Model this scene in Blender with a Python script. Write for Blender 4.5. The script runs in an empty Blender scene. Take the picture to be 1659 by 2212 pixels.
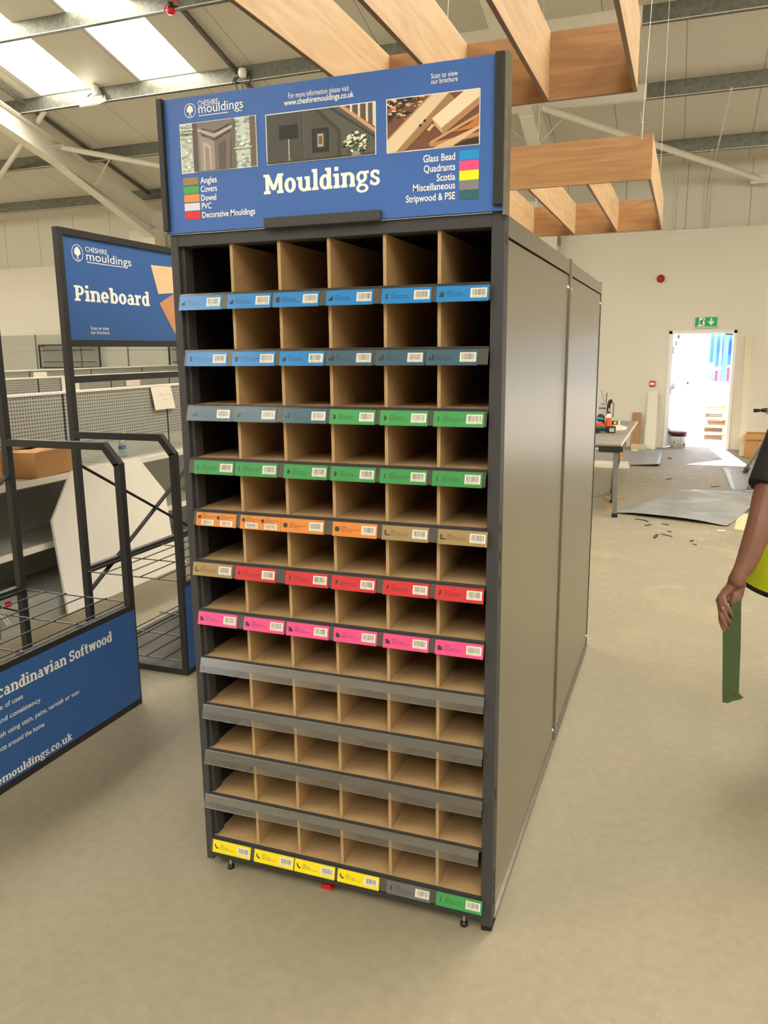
import bpy, bmesh, math, random
from mathutils import Vector, Matrix
random.seed(7)
sc = bpy.context.scene
COL = sc.collection
V = Vector

# ---------------------------------------------------------------- camera
F_PX, W_PX, H_PX = 1723.52, 1659.0, 2212.0
CAM = V((1.392, -2.006, 1.665))
_yaw, _pitch, _roll = -0.3593, -0.1998, -0.0101
_fwd = V((math.sin(_yaw)*math.cos(_pitch), math.cos(_yaw)*math.cos(_pitch), math.sin(_pitch)))
_right = V((math.cos(_yaw), -math.sin(_yaw), 0))
_up = _right.cross(_fwd)
_r2 = _right*math.cos(_roll) + _up*math.sin(_roll)
_u2 = -_right*math.sin(_roll) + _up*math.cos(_roll)
cd = bpy.data.cameras.new('camera')
cd.sensor_fit = 'HORIZONTAL'; cd.sensor_width = 36.0
cd.lens = F_PX/W_PX*36.0
cd.clip_start = 0.05; cd.clip_end = 300
cam = bpy.data.objects.new('camera', cd); COL.objects.link(cam)
R3 = Matrix((_r2, _u2, -_fwd)).transposed()
cam.matrix_world = Matrix.Translation(CAM) @ R3.to_4x4()
sc.camera = cam

# ---------------------------------------------------------------- world, sun, exposure
sc.view_settings.view_transform = 'Standard'
sc.view_settings.look = 'None'
sc.view_settings.gamma = 1.0
sc.view_settings.use_curve_mapping = False
sc.view_settings.exposure = 0.68
SKYLIGHT_POWER = 13.0
SKYLIGHT_TINT = (1.0, 0.95, 0.84, 1)
world = bpy.data.worlds.new('world'); sc.world = world
world.use_nodes = True
_nt = world.node_tree; _nt.nodes.clear()
_o = _nt.nodes.new('ShaderNodeOutputWorld'); _b = _nt.nodes.new('ShaderNodeBackground')
_s = _nt.nodes.new('ShaderNodeTexSky'); _s.sky_type = 'PREETHAM'
_s.sun_direction = V((-0.1, 0.75, 0.66)).normalized(); _s.turbidity = 3.0
_b.inputs['Strength'].default_value = 4.5
_nt.links.new(_s.outputs[0], _b.inputs[0]); _nt.links.new(_b.outputs[0], _o.inputs[0])
sl = bpy.data.lights.new('sun', 'SUN'); sl.energy = 24.0; sl.angle = 0.009; sl.color = (1.0, 0.95, 0.86)
sun = bpy.data.objects.new('sun', sl); COL.objects.link(sun)
sun.rotation_euler = V((0.26, -2.2, -1.93)).to_track_quat('-Z', 'Y').to_euler()
sc.cycles.use_denoising = True
sc.cycles.max_bounces = 10
sc.cycles.diffuse_bounces = 6
sc.cycles.sample_clamp_indirect = 8.0

# ---------------------------------------------------------------- measuring helpers
def ray(u, v):
    return _fwd + _r2*((u-W_PX/2)/F_PX) - _u2*((v-H_PX/2)/F_PX)
def pl(u, v, n, c):
    d = ray(u, v); n = V(n); t = (c - n.dot(CAM))/n.dot(d); return CAM + d*t
def onz(u, v, z=0.0): return pl(u, v, (0, 0, 1), z)
def ony(u, v, y): return pl(u, v, (0, 1, 0), y)
def onx(u, v, x): return pl(u, v, (1, 0, 0), x)
def atd(u, v, d): return CAM + ray(u, v)*d
SL = math.tan(math.radians(15.0)); EAVE_Y, EAVE_Z = 12.45, 4.56
def roof_z(y): return EAVE_Z + (EAVE_Y-y)*SL

# ---------------------------------------------------------------- materials
def lin(h):
    h = h.lstrip('#'); out = []
    for i in (0, 2, 4):
        c = int(h[i:i+2], 16)/255.0
        out.append(c/12.92 if c <= 0.04045 else ((c+0.055)/1.055)**2.4)
    return (*out, 1.0)
MATS = {}
def mat(name, hexc, rough=0.6, metal=0.0, var=0.0, scale=6.0, bump=0.0, bscale=60.0, stretch=(1, 1, 1), spec=0.5, coat=0.0):
    if name in MATS: return MATS[name]
    m = bpy.data.materials.new(name); m.use_nodes = True
    nt = m.node_tree; b = nt.nodes['Principled BSDF']
    c = lin(hexc) if isinstance(hexc, str) else hexc
    b.inputs['Base Color'].default_value = c
    b.inputs['Roughness'].default_value = rough
    b.inputs['Metallic'].default_value = metal
    b.inputs['Specular IOR Level'].default_value = spec
    if coat: b.inputs['Coat Weight'].default_value = coat
    if var or bump:
        tc = nt.nodes.new('ShaderNodeTexCoord'); mp = nt.nodes.new('ShaderNodeMapping')
        mp.inputs['Scale'].default_value = stretch
        nt.links.new(tc.outputs['Object'], mp.inputs['Vector'])
    if var:
        n = nt.nodes.new('ShaderNodeTexNoise'); n.inputs['Scale'].default_value = scale; n.inputs['Detail'].default_value = 6
        r = nt.nodes.new('ShaderNodeValToRGB')
        r.color_ramp.elements[0].position = 0.3; r.color_ramp.elements[1].position = 0.7
        r.color_ramp.elements[0].color = tuple(x*(1-var) for x in c[:3])+(1,)
        r.color_ramp.elements[1].color = tuple(min(1, x*(1+var)) for x in c[:3])+(1,)
        nt.links.new(mp.outputs[0], n.inputs['Vector']); nt.links.new(n.outputs['Fac'], r.inputs[0])
        nt.links.new(r.outputs[0], b.inputs['Base Color'])
    if bump:
        n2 = nt.nodes.new('ShaderNodeTexNoise'); n2.inputs['Scale'].default_value = bscale; n2.inputs['Detail'].default_value = 4
        bp = nt.nodes.new('ShaderNodeBump'); bp.inputs['Strength'].default_value = bump; bp.inputs['Distance'].default_value = 0.004
        nt.links.new(mp.outputs[0], n2.inputs['Vector']); nt.links.new(n2.outputs['Fac'], bp.inputs['Height'])
        nt.links.new(bp.outputs[0], b.inputs['Normal'])
    MATS[name] = m
    return m
def emis(name, col, power):
    m = bpy.data.materials.new(name); m.use_nodes = True
    b = m.node_tree.nodes['Principled BSDF']
    b.inputs['Base Color'].default_value = (0.6, 0.6, 0.55, 1); b.inputs['Emission Color'].default_value = col
    b.inputs['Emission Strength'].default_value = power
    return m
def nd(m, t, **kw):
    n = m.node_tree.nodes.new(t)
    for k, v in kw.items():
        if k in ('operation', 'blend_type', 'data_type', 'wave_type', 'bands_direction'): setattr(n, k, v)
    return n
def math_node(m, op, a, b=None):
    n = m.node_tree.nodes.new('ShaderNodeMath'); n.operation = op
    for i, x in enumerate((a, b)):
        if x is None: continue
        if isinstance(x, (int, float)): n.inputs[i].default_value = x
        else: m.node_tree.links.new(x, n.inputs[i])
    return n.outputs[0]
def mixc(m, fac, a, b):
    n = m.node_tree.nodes.new('ShaderNodeMix'); n.data_type = 'RGBA'
    L = m.node_tree.links
    if isinstance(fac, (int, float)): n.inputs[0].default_value = fac
    else: L.new(fac, n.inputs[0])
    for i, x in ((6, a), (7, b)):
        if isinstance(x, tuple): n.inputs[i].default_value = x
        else: L.new(x, n.inputs[i])
    return n.outputs[2]
def coords(m):
    tc = m.node_tree.nodes.new('ShaderNodeTexCoord'); sx = m.node_tree.nodes.new('ShaderNodeSeparateXYZ')
    m.node_tree.links.new(tc.outputs['Object'], sx.inputs[0])
    return tc, sx
def lines(m, co, pitch, half, off=0.0):
    # 1 inside a line of half-width 'half' repeated every 'pitch'
    t = math_node(m, 'ADD', co, 1000*pitch - off)
    t = math_node(m, 'MODULO', t, pitch)
    t = math_node(m, 'SUBTRACT', t, pitch/2)
    t = math_node(m, 'ABSOLUTE', t)
    return math_node(m, 'GREATER_THAN', t, pitch/2-half)
def dots_mat(name, base, hole, pitch, r, ax=(1, 2)):
    m = mat(name, base, 0.5)
    tc, sx = coords(m); b = m.node_tree.nodes['Principled BSDF']
    d = []
    for a in ax:
        t = math_node(m, 'MODULO', math_node(m, 'ADD', sx.outputs[a], 1000*pitch), pitch)
        t = math_node(m, 'SUBTRACT', t, pitch/2); d.append(math_node(m, 'MULTIPLY', t, t))
    s = math_node(m, 'LESS_THAN', math_node(m, 'ADD', d[0], d[1]), r*r)
    m.node_tree.links.new(mixc(m, s, lin(base), lin(hole)), b.inputs['Base Color'])
    return m
def wood(name, c1, c2, stretch, scale=3.0, rough=0.5, dist=1.5):
    if name in MATS: return MATS[name]
    m = mat(name, c1, rough); nt = m.node_tree; b = nt.nodes['Principled BSDF']
    tc = nt.nodes.new('ShaderNodeTexCoord'); mp = nt.nodes.new('ShaderNodeMapping'); mp.inputs['Scale'].default_value = stretch
    n = nt.nodes.new('ShaderNodeTexNoise'); n.inputs['Scale'].default_value = scale; n.inputs['Detail'].default_value = 8
    n.inputs['Distortion'].default_value = dist
    r = nt.nodes.new('ShaderNodeValToRGB'); r.color_ramp.elements[0].position = .32; r.color_ramp.elements[1].position = .68
    r.color_ramp.elements[0].color = lin(c1); r.color_ramp.elements[1].color = lin(c2)
    nt.links.new(tc.outputs['Object'], mp.inputs[0]); nt.links.new(mp.outputs[0], n.inputs['Vector'])
    nt.links.new(n.outputs['Fac'], r.inputs[0]); nt.links.new(r.outputs[0], b.inputs['Base Color'])
    return m

# ---------------------------------------------------------------- object helpers
ORG = {}
def tag(o, label=None, cat=None, group=None, kind=None):
    if label: o['label'] = label
    if cat: o['category'] = cat
    if group: o['group'] = group
    if kind: o['kind'] = kind
    return o
def thing(name, label, cat, loc=(0, 0, 0), group=None, kind=None):
    o = bpy.data.objects.new(name, None); COL.objects.link(o); o.location = loc
    o.empty_display_size = 0.1
    ORG[o.name] = V(loc)
    return tag(o, label, cat, group, kind)
def origin_of(p):
    while p.parent: p = p.parent
    return ORG.get(p.name, V((0, 0, 0)))
def copy_tree(o, parent=None):
    c = o.copy(); COL.objects.link(c)
    if parent: c.parent = parent
    for ch in list(o.children): copy_tree(ch, c)
    return c

class MB:
    """collects shapes and links them as one mesh object"""
    def __init__(s): s.v = []; s.f = []; s.m = []; s.sm = []
    def add(s, vs, fs, mi=0, smooth=False):
        k = len(s.v); s.v += [V(x) for x in vs]
        for f in fs: s.f.append([k+i for i in f]); s.m.append(mi); s.sm.append(smooth)
        return s
    def box(s, x0, x1, y0, y1, z0, z1, mi=0):
        p = [(x, y, z) for z in (z0, z1) for y in (y0, y1) for x in (x0, x1)]
        return s.add(p, [(0, 2, 3, 1), (4, 5, 7, 6), (0, 1, 5, 4), (2, 6, 7, 3), (0, 4, 6, 2), (1, 3, 7, 5)], mi)
    def obox(s, c, ax, ay, az, mi=0):
        c = V(c); ax, ay, az = V(ax), V(ay), V(az)
        p = [c + ax*i + ay*j + az*k for k in (-1, 1) for j in (-1, 1) for i in (-1, 1)]
        return s.add(p, [(0, 2, 3, 1), (4, 5, 7, 6), (0, 1, 5, 4), (2, 6, 7, 3), (0, 4, 6, 2), (1, 3, 7, 5)], mi)
    def bar(s, a, b, w, h, up=(0, 0, 1), mi=0):
        a, b = V(a), V(b); d = (b-a).normalized(); up = V(up)
        x = d.cross(up)
        if x.length < 1e-4: x = d.cross(V((0, 1, 0)))
        x.normalize(); u = x.cross(d)
        return s.obox((a+b)/2, x*(w/2), (b-a)/2, u*(h/2), mi)
    def tube(s, a, b, r, r2=None, n=12, mi=0, cap=True, smooth=True):
        a, b = V(a), V(b); r2 = r if r2 is None else r2
        d = (b-a).normalized(); x = d.orthogonal().normalized(); y = d.cross(x)
        vs = []
        for p, q in ((a, r), (b, r2)):
            for i in range(n):
                t = 2*math.pi*i/n; vs.append(p + (x*math.cos(t) + y*math.sin(t))*q)
        fs = [(i, (i+1) % n, n+(i+1) % n, n+i) for i in range(n)]
        s.add(vs, fs, mi, smooth)
        if cap:
            s.add(vs[:n], [tuple(reversed(range(n)))], mi); s.add(vs[n:], [tuple(range(n))], mi)
        return s
    def path(s, pts, r, n=8, mi=0):
        for a, b in zip(pts[:-1], pts[1:]): s.tube(a, b, r, n=n, mi=mi)
        for p in pts[1:-1]: s.ball(p, r, mi=mi, n=6)
        return s
    def ball(s, c, r, mi=0, n=10, sx=1, sy=1, sz=1):
        c = V(c); vs = []; m = max(4, n//2+1)
        for j in range(m+1):
            ph = math.pi*j/m
            for i in range(n):
                t = 2*math.pi*i/n
                vs.append(c + V((r*sx*math.sin(ph)*math.cos(t), r*sy*math.sin(ph)*math.sin(t), r*sz*math.cos(ph))))
        fs = [(j*n+i, (j+1)*n+i, (j+1)*n+(i+1) % n, j*n+(i+1) % n) for j in range(m) for i in range(n)]
        return s.add(vs, fs, mi, True)
    def lathe(s, c, prof, n=24, mi=0, ax=(0, 0, 1), smooth=True):
        c = V(c); d = V(ax).normalized(); x = d.orthogonal().normalized(); y = d.cross(x); vs = []
        for r, h in prof:
            for i in range(n):
                t = 2*math.pi*i/n; vs.append(c + d*h + (x*math.cos(t)+y*math.sin(t))*r)
        fs = [(j*n+i, j*n+(i+1) % n, (j+1)*n+(i+1) % n, (j+1)*n+i) for j in range(len(prof)-1) for i in range(n)]
        s.add(vs, fs, mi, smooth)
        return s
    def prism(s, poly, o, ax, ay, depth, mi=0):
        """2-D polygon in the frame (o, ax, ay), pushed along 'depth' (a vector)"""
        o, ax, ay, dp = V(o), V(ax), V(ay), V(depth); n = len(poly)
        a = [o + ax*x + ay*y for x, y in poly]; b = [p + dp for p in a]
        fs = [tuple(range(n)), tuple(reversed(range(n, 2*n)))] + [(i, n+i, n+(i+1) % n, (i+1) % n) for i in range(n)]
        return s.add(a+b, fs, mi)
    def poly(s, pts, mi=0):
        return s.add(pts, [tuple(range(len(pts)))], mi)
    def flat(s, polys, o, ax, ay, mi=0):
        """2-D polygons laid flat in the frame (o, ax, ay)"""
        o, ax, ay = V(o), V(ax), V(ay); n = ax.cross(ay).normalized()*.00001
        for i, p in enumerate(polys): s.add([o + ax*x + ay*y + n*(i % 40) for x, y in p], [tuple(range(len(p)))], mi)
        return s
    def build(s, name, mats, parent=None, bevel=0.0, loc=None, label=None, recalc=True, kind=None, smooth=None, keep=False):
        if not isinstance(mats, (list, tuple)): mats = [mats]
        o0 = V((0, 0, 0))
        if parent is not None: o0 = origin_of(parent)
        elif loc is not None: o0 = V(loc)
        elif not keep:
            xs = [p.x for p in s.v]; ys = [p.y for p in s.v]; zs = [p.z for p in s.v]
            o0 = V(((min(xs)+max(xs))/2, (min(ys)+max(ys))/2, min(zs)))
        me = bpy.data.meshes.new(name)
        me.from_pydata([tuple(p-o0) for p in s.v], [], s.f)
        for m in mats: me.materials.append(m)
        me.polygons.foreach_set('material_index', s.m)
        me.polygons.foreach_set('use_smooth', [bool(x) if smooth is None else smooth for x in s.sm])
        if recalc:
            bm = bmesh.new(); bm.from_mesh(me); bmesh.ops.recalc_face_normals(bm, faces=bm.faces); bm.to_mesh(me); bm.free()
        me.update()
        o = bpy.data.objects.new(name, me); COL.objects.link(o)
        if parent is not None: o.parent = parent
        else: o.location = o0; ORG[o.name] = o0
        if bevel:
            b = o.modifiers.new('bevel', 'BEVEL'); b.width = bevel; b.segments = 2; b.limit_method = 'ANGLE'
        if label: o['label'] = label
        if kind: o['kind'] = kind
        return o

# ---------------------------------------------------------------- lettering
_TXT = {}
def text2d(body, bold=0.0):
    """outline polygons of a line of lettering, size 1, with its width"""
    k = (body, bold)
    if k in _TXT: return _TXT[k]
    cu = bpy.data.curves.new('lettering', 'FONT'); cu.body = body; cu.size = 1.0; cu.offset = bold; cu.resolution_u = 3
    ob = bpy.data.objects.new('lettering', cu); COL.objects.link(ob)
    bpy.context.view_layer.update()
    dg = bpy.context.evaluated_depsgraph_get()
    me = ob.evaluated_get(dg).to_mesh()
    vs = [(v.co.x, v.co.y) for v in me.vertices]; fs = [tuple(p.vertices) for p in me.polygons]
    ob.evaluated_get(dg).to_mesh_clear()
    bpy.data.objects.remove(ob); bpy.data.curves.remove(cu)
    xs = [v[0] for v in vs] or [0]
    _TXT[k] = (vs, fs, min(xs), max(xs))
    return _TXT[k]
def put_text(mb, body, o, ax, ay, size, width=None, bold=0.0, mi=0, align='L'):
    """ax, ay unit vectors of the surface; width fits the line to a length"""
    vs, fs, x0, x1 = text2d(body, bold)
    sx = size if width is None else width/(x1-x0)
    o = V(o); ax = V(ax); ay = V(ay)
    w = (x1-x0)*sx; sh = 0 if align == 'L' else (-w if align == 'R' else -w/2)
    mb.add([o + ax*((x-x0)*sx+sh) + ay*(y*size) for x, y in vs], fs, mi)
# a bold slab-serif alphabet drawn stroke by stroke (x-height 1, cap height 1.38)
def _arc(cx, cy, rx, ry, tx, ty, a0, a1, n=14):
    out = []
    for i in range(n):
        t0 = math.radians(a0+(a1-a0)*i/n); t1 = math.radians(a0+(a1-a0)*(i+1)/n)
        out.append([(cx+rx*math.cos(t0), cy+ry*math.sin(t0)), (cx+rx*math.cos(t1), cy+ry*math.sin(t1)),
                    (cx+(rx-tx)*math.cos(t1), cy+(ry-ty)*math.sin(t1)), (cx+(rx-tx)*math.cos(t0), cy+(ry-ty)*math.sin(t0))])
    return out
def _re(x0, x1, y0, y1): return [[(x0, y0), (x1, y0), (x1, y1), (x0, y1)]]
def _sl(xa, ya, xb, yb, t): return [[(xa-t/2, ya), (xa+t/2, ya), (xb+t/2, yb), (xb-t/2, yb)]]
T, S_ = 0.31, 0.2
def slab_glyph(c):
    st = lambda x, a, b: _re(x, x+T, a, b)
    AS = 1.45
    if c == 'o': return _arc(.46, .5, .46, .53, T, .2, 0, 360, 24), .92
    if c == 'l': return st(.12, 0, AS)+_re(0, .3, AS-S_, AS)+_re(0, .51, 0, S_), .51
    if c == 'i': return st(.12, 0, 1)+_re(0, .3, 1-S_, 1)+_re(0, .51, 0, S_)+_re(.1, .4, 1.18, 1.45), .51
    if c in 'nm':
        w = .6
        p = st(.12, 0, 1)+_re(0, .3, 1-S_, 1)+_re(0, .48, 0, S_)+_arc(.12+w/2+T/2, .62, w/2+T/2, .4, T, .2, 0, 160)+st(.12+w, 0, .64)+_re(.04+w, .48+w, 0, S_)
        x = .48+w
        if c == 'm':
            p += _arc(.12+1.5*w+T/2, .62, w/2+T/2, .4, T, .2, 0, 160)+st(.12+2*w, 0, .64)+_re(.04+2*w, .48+2*w, 0, S_); x += w
        return p, x
    if c == 'h':
        p, x = slab_glyph('n'); return p+st(.12, 0, AS)+_re(0, .3, AS-S_, AS), x
    if c == 'u':
        w = .6
        return st(.12, .36, 1)+_re(0, .3, 1-S_, 1)+_arc(.12+w/2+T/2, .4, w/2+T/2, .43, T, .2, 180, 350)+st(.12+w, 0, 1)+_re(.02+w, .3+w, 1-S_, 1)+_re(.2+w, .52+w, 0, S_), .52+w
    if c == 'd': return _arc(.44, .5, .44, .53, T, .2, 0, 360, 24)+st(.6, 0, AS)+_re(.46, .75, AS-S_, AS)+_re(.7, 1.0, 0, S_), 1.0
    if c == 'b': return _arc(.56, .5, .44, .53, T, .2, 0, 360, 24)+st(.12, 0, AS)+_re(0, .3, AS-S_, AS), 1.0
    if c == 'p': return _arc(.56, .5, .44, .53, T, .2, 0, 360, 24)+st(.12, -.45, 1)+_re(0, .3, 1-S_, 1)+_re(0, .5, -.45, -.45+S_), 1.0
    if c == 'q': return _arc(.44, .5, .44, .53, T, .2, 0, 360, 24)+st(.6, -.45, 1), 1.0
    if c == 'g': return _arc(.42, .62, .4, .4, .24, .18, 0, 360, 22)+_arc(.45, -.14, .46, .31, .22, .16, 0, 360, 22)+_re(.62, .95, .82, 1.0)+_sl(.2, .1, .3, .3, .2), .95
    if c == 's': return _arc(.38, .74, .34, .29, .24, .19, 20, 270)+_arc(.38, .27, .36, .3, .24, .19, -160, 90)+_re(.55, .7, .68, .97)+_re(.02, .17, .05, .34), .76
    if c == 'e': return _arc(.45, .5, .45, .53, T, .2, 0, 320, 22)+_re(.2, .88, .4, .56), .9
    if c == 'c': return _arc(.45, .5, .45, .53, T, .2, 45, 318, 20)+_re(.62, .78, .66, .98), .82
    if c == 'a': return _arc(.38, .3, .36, .33, .24, .17, 0, 360, 20)+st(.52, 0, .7)+_arc(.45, .62, .34, .41, .26, .2, 0, 150)+_re(.6, .92, 0, S_), .92
    if c == 'r': return st(.12, 0, 1)+_re(0, .3, 1-S_, 1)+_re(0, .55, 0, S_)+_arc(.62, .56, .36, .46, .24, .2, 60, 160)+_re(.62, .78, .7, 1.0), .8
    if c == 'f': return st(.14, 0, 1.1)+_re(0, .56, 1-S_, 1)+_re(0, .55, 0, S_)+_arc(.5, 1.06, .36, .4, .26, .19, 60, 180), .66
    if c == 't': return st(.14, .3, 1.32)+_re(0, .58, 1-S_, 1)+_arc(.47, .34, .33, .37, .26, .19, 180, 310), .68
    if c == 'v': return _sl(.46, 0, .2, 1, T)+_sl(.46, 0, .74, 1, T)+_re(0, .42, 1-S_, 1)+_re(.54, .94, 1-S_, 1), .94
    if c == 'w': return _sl(.36, 0, .2, 1, T)+_sl(.36, 0, .64, 1, .24)+_sl(.92, 0, .64, 1, .24)+_sl(.92, 0, 1.1, 1, T)+_re(0, .4, 1-S_, 1)+_re(.9, 1.3, 1-S_, 1), 1.3
    if c == 'k': return st(.12, 0, AS)+_re(0, .3, AS-S_, AS)+_re(0, .48, 0, S_)+_sl(.42, .42, .76, 1, .26)+_sl(.84, 0, .5, .58, .28)+_re(.55, .95, 1-S_, 1)+_re(.65, 1.04, 0, S_), 1.04
    if c == 'x': return _sl(.2, 0, .72, 1, .28)+_sl(.72, 0, .2, 1, .28), .94
    if c == 'y': return _sl(.3, -.45, .74, 1, T)+_sl(.46, .05, .2, 1, T)+_re(0, .42, 1-S_, 1)+_re(.54, .94, 1-S_, 1), .94
    if c == '.': return _re(.05, .33, 0, .27), .38
    if c == 'M': return st(.14, 0, 1.38)+st(1.2, 0, 1.38)+_sl(.8, .25, .3, 1.38, .3)+_sl(.8, .25, 1.3, 1.38, .3)+_re(0, .55, 0, S_)+_re(1.06, 1.6, 0, S_)+_re(0, .35, 1.2, 1.38)+_re(1.3, 1.6, 1.2, 1.38), 1.6
    if c == 'P': return st(.14, 0, 1.38)+_re(0, .6, 0, S_)+_re(0, .55, 1.2, 1.38)+_arc(.55, .95, .46, .43, .27, .19, -90, 90)+_re(.3, .57, .52, .71)+_re(.3, .57, 1.19, 1.38), 1.02
    if c == 'S': return _arc(.46, 1.0, .43, .4, .27, .2, 20, 270)+_arc(.46, .38, .45, .4, .27, .2, -160, 90)+_re(.7, .88, .95, 1.36)+_re(.03, .2, .02, .45), .92
    return [], .45
def slab_text(mb, body, o, ax, ay, xh, width=None, mi=0, track=.07):
    gl = []; x = 0
    for c in body:
        p, w = slab_glyph(c); gl.append((x, p)); x += w + (track if c != ' ' else 0)
    sx = xh if width is None else width/x
    o = V(o); ax = V(ax)*sx; ay = V(ay)*xh
    for x, polys in gl: mb.flat(polys, o + ax*x, ax, ay, mi)
# ================================================================ SETTING
def build_materials():
    g = globals()
    g['M_wall'] = mat('wall_paint', '#dfd9cb', 0.75, var=0.02, scale=1.2, bump=0.08, bscale=25)
    g['M_steelwhite'] = mat('white_steel', '#e0dccf', 0.45, var=0.02, scale=4)
    g['M_galv'] = mat('galvanised', '#6b6b62', 0.42, metal=0.55, var=0.22, scale=22, spec=0.5)
    g['M_galvl'] = mat('galvanised_lip', '#d4d4cf', 0.45, metal=0.2, var=0.2, scale=30)
    g['M_black'] = mat('black_powder_coat', '#2a2927', 0.5, spec=0.35)
    g['M_char'] = mat('charcoal_powder_coat', '#3b3b3c', 0.5, spec=0.35, bump=0.1, bscale=600)
    g['M_darkin'] = mat('dark_inner_steel', '#1b1b1c', 0.5)
    g['M_white'] = mat('white_print', '#f6f3ea', 0.5)
    g['M_ink'] = mat('dark_ink', '#35332f', 0.5)
    g['M_blue'] = mat('blue_print', '#3d66ae', 0.45, spec=0.35)
    g['M_blue2'] = mat('blue_print_deep', '#345f9c', 0.5, spec=0.3)
build_materials()

def floor_material():
    m = mat('floor_screed', '#a89b80', 0.5); nt = m.node_tree; b = nt.nodes['Principled BSDF']; L = nt.links
    tc, sx = coords(m)
    def noise(scale, detail=5, dist=0.0):
        n = nt.nodes.new('ShaderNodeTexNoise'); n.inputs['Scale'].default_value = scale; n.inputs['Detail'].default_value = detail
        n.inputs['Distortion'].default_value = dist; L.new(tc.outputs['Object'], n.inputs['Vector']); return n.outputs['Fac']
    def ramp(x, a, bb):
        r = nt.nodes.new('ShaderNodeMapRange'); r.inputs[1].default_value = a; r.inputs[2].default_value = bb; L.new(x, r.inputs[0]); return r.outputs[0]
    c = mixc(m, ramp(noise(0.9, 3), .2, .8), lin('#8a816c'), lin('#928973'))
    c = mixc(m, math_node(m, 'MULTIPLY', ramp(noise(26, 8), .35, .75), 0.36), c, lin('#746b57'))
    # scuffed yellowish dust, heavier towards the far end of the aisle
    far = ramp(sx.outputs[1], 0.6, 3.6)
    d = math_node(m, 'MULTIPLY', ramp(noise(2.2, 9, 1.2), .52, .68), far)
    c = mixc(m, math_node(m, 'MULTIPLY', d, 0.38), c, lin('#ab9971'))
    d2 = math_node(m, 'MULTIPLY', ramp(noise(7.0, 9, .6), .6, .72), ramp(sx.outputs[1], 3.5, 7.5))
    c = mixc(m, math_node(m, 'MULTIPLY', d2, 0.6), c, lin('#b9b2a2'))
    c = mixc(m, math_node(m, 'MULTIPLY', ramp(noise(70, 3), .69, .74), .55), c, lin('#b5ab90'))
    L.new(c, b.inputs['Base Color'])
    w = nt.nodes.new('ShaderNodeMath'); w.operation = 'SINE'
    L.new(math_node(m, 'MULTIPLY', sx.outputs[0], 2*math.pi/0.012), w.inputs[0])
    h = math_node(m, 'ADD', math_node(m, 'MULTIPLY', w.outputs[0], .10), noise(45, 6))
    bp = nt.nodes.new('ShaderNodeBump'); bp.inputs['Strength'].default_value = .12; bp.inputs['Distance'].default_value = .003
    L.new(h, bp.inputs['Height']); L.new(bp.outputs[0], b.inputs['Normal'])
    b.inputs['Roughness'].default_value = .62; b.inputs['Specular IOR Level'].default_value = .35
    return m
RX0, RX1, RY0, RY1 = -17.0, 7.3, -14.0, 12.3
o = MB().box(RX0, RX1, RY0, 12.55, -.12, 0).build('floor', floor_material(), keep=True)
tag(o, 'bare tan screed floor of the empty shop unit, dusty towards the doorway', 'floor', kind='structure')
DX0, DX1, DZ = 1.09, 2.115, 1.93
b = MB()
SX0, SX1, SZ = 4.0, 5.0, 1.65      # unseen opening added right of the picture to brighten side-panel reflections
b.box(RX0, DX0, RY1, RY1+.15, 0, 3.49).box(DX1, SX0, RY1, RY1+.15, 0, 3.49).box(SX1, RX1, RY1, RY1+.15, 0, 3.49).box(SX0, SX1, RY1, RY1+.15, SZ, 3.49).box(DX0, DX1, RY1, RY1+.15, DZ, 3.49)
o = b.build('wall_back', M_wall, keep=True)
tag(o, 'cream painted far wall with an open doorway, below the ribbed cladding', 'wall', kind='structure')

def clad_material(name, base, joint, pitch, off, axis=0, rib=0.047):
    m = mat(name, base, 0.5); b = m.node_tree.nodes['Principled BSDF']; L = m.node_tree.links
    tc, sx = coords(m)
    j = lines(m, sx.outputs[axis], pitch, .006, off)
    r = lines(m, sx.outputs[axis], rib, .0045, 0)
    c = mixc(m, math_node(m, 'MULTIPLY', r, .13), lin(base), lin(joint))
    c = mixc(m, j, c, lin(joint)); L.new(c, b.inputs['Base Color'])
    return m
M_clad = clad_material('wall_cladding', '#d3cfc3', '#979284', .945, 1.23, rib=.3)
M_roof = clad_material('roof_liner', '#d3cec2', '#96907f', .945, 1.15)
o = MB().box(RX0, RX1, EAVE_Y, EAVE_Y+.1, 3.3, 4.75).build('wall_back_cladding', M_clad, keep=True)
tag(o, 'pale metal cladding above the cream far wall, under the eaves', 'wall', kind='structure')
o = MB().box(RX0, RX1, RY1-.012, RY1+.15, 3.49, 3.515).build('trim_1', M_steelwhite, keep=True)
tag(o, 'thin ledge along the top of the cream far wall', 'trim', kind='structure')
RIDGE_Y = -0.9; RZ = roof_z(RIDGE_Y)
for nm, x0, x1, y0, y1, lab in (('wall_left', RX0-.2, RX0, RY0, 12.55, 'far left side wall of the shop unit'),
                                ('wall_right', RX1, RX1+.2, RY0, 12.55, 'right side wall of the shop unit')):
    poly = [(y0, 0), (y1, 0), (y1, roof_z(y1)+.02), (RIDGE_Y, RZ+.02), (y0, roof_z(2*RIDGE_Y-y0)+.02)]
    o = MB().prism(poly, (x0, 0, 0), (0, 1, 0), (0, 0, 1), (x1-x0, 0, 0)).build(nm, M_wall, keep=True)
    tag(o, 'cream painted '+lab, 'wall', kind='structure')
SOUTH = 2*RIDGE_Y - EAVE_Y
FX0, FX1, FZ0, FZ1 = -9.7, -7.7, 1.3, 2.9     # unseen window opening added behind the viewer for ticket-strip glare
b = MB(); ya, yb = RY0-.25, RY0-.05
b.box(RX0, FX0, ya, yb, 0, 4.75).box(FX1, RX1, ya, yb, 0, 4.75).box(FX0, FX1, ya, yb, 0, FZ0).box(FX0, FX1, ya, yb, FZ1, 4.75)
o = b.build('wall_front', M_wall, keep=True)
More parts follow.
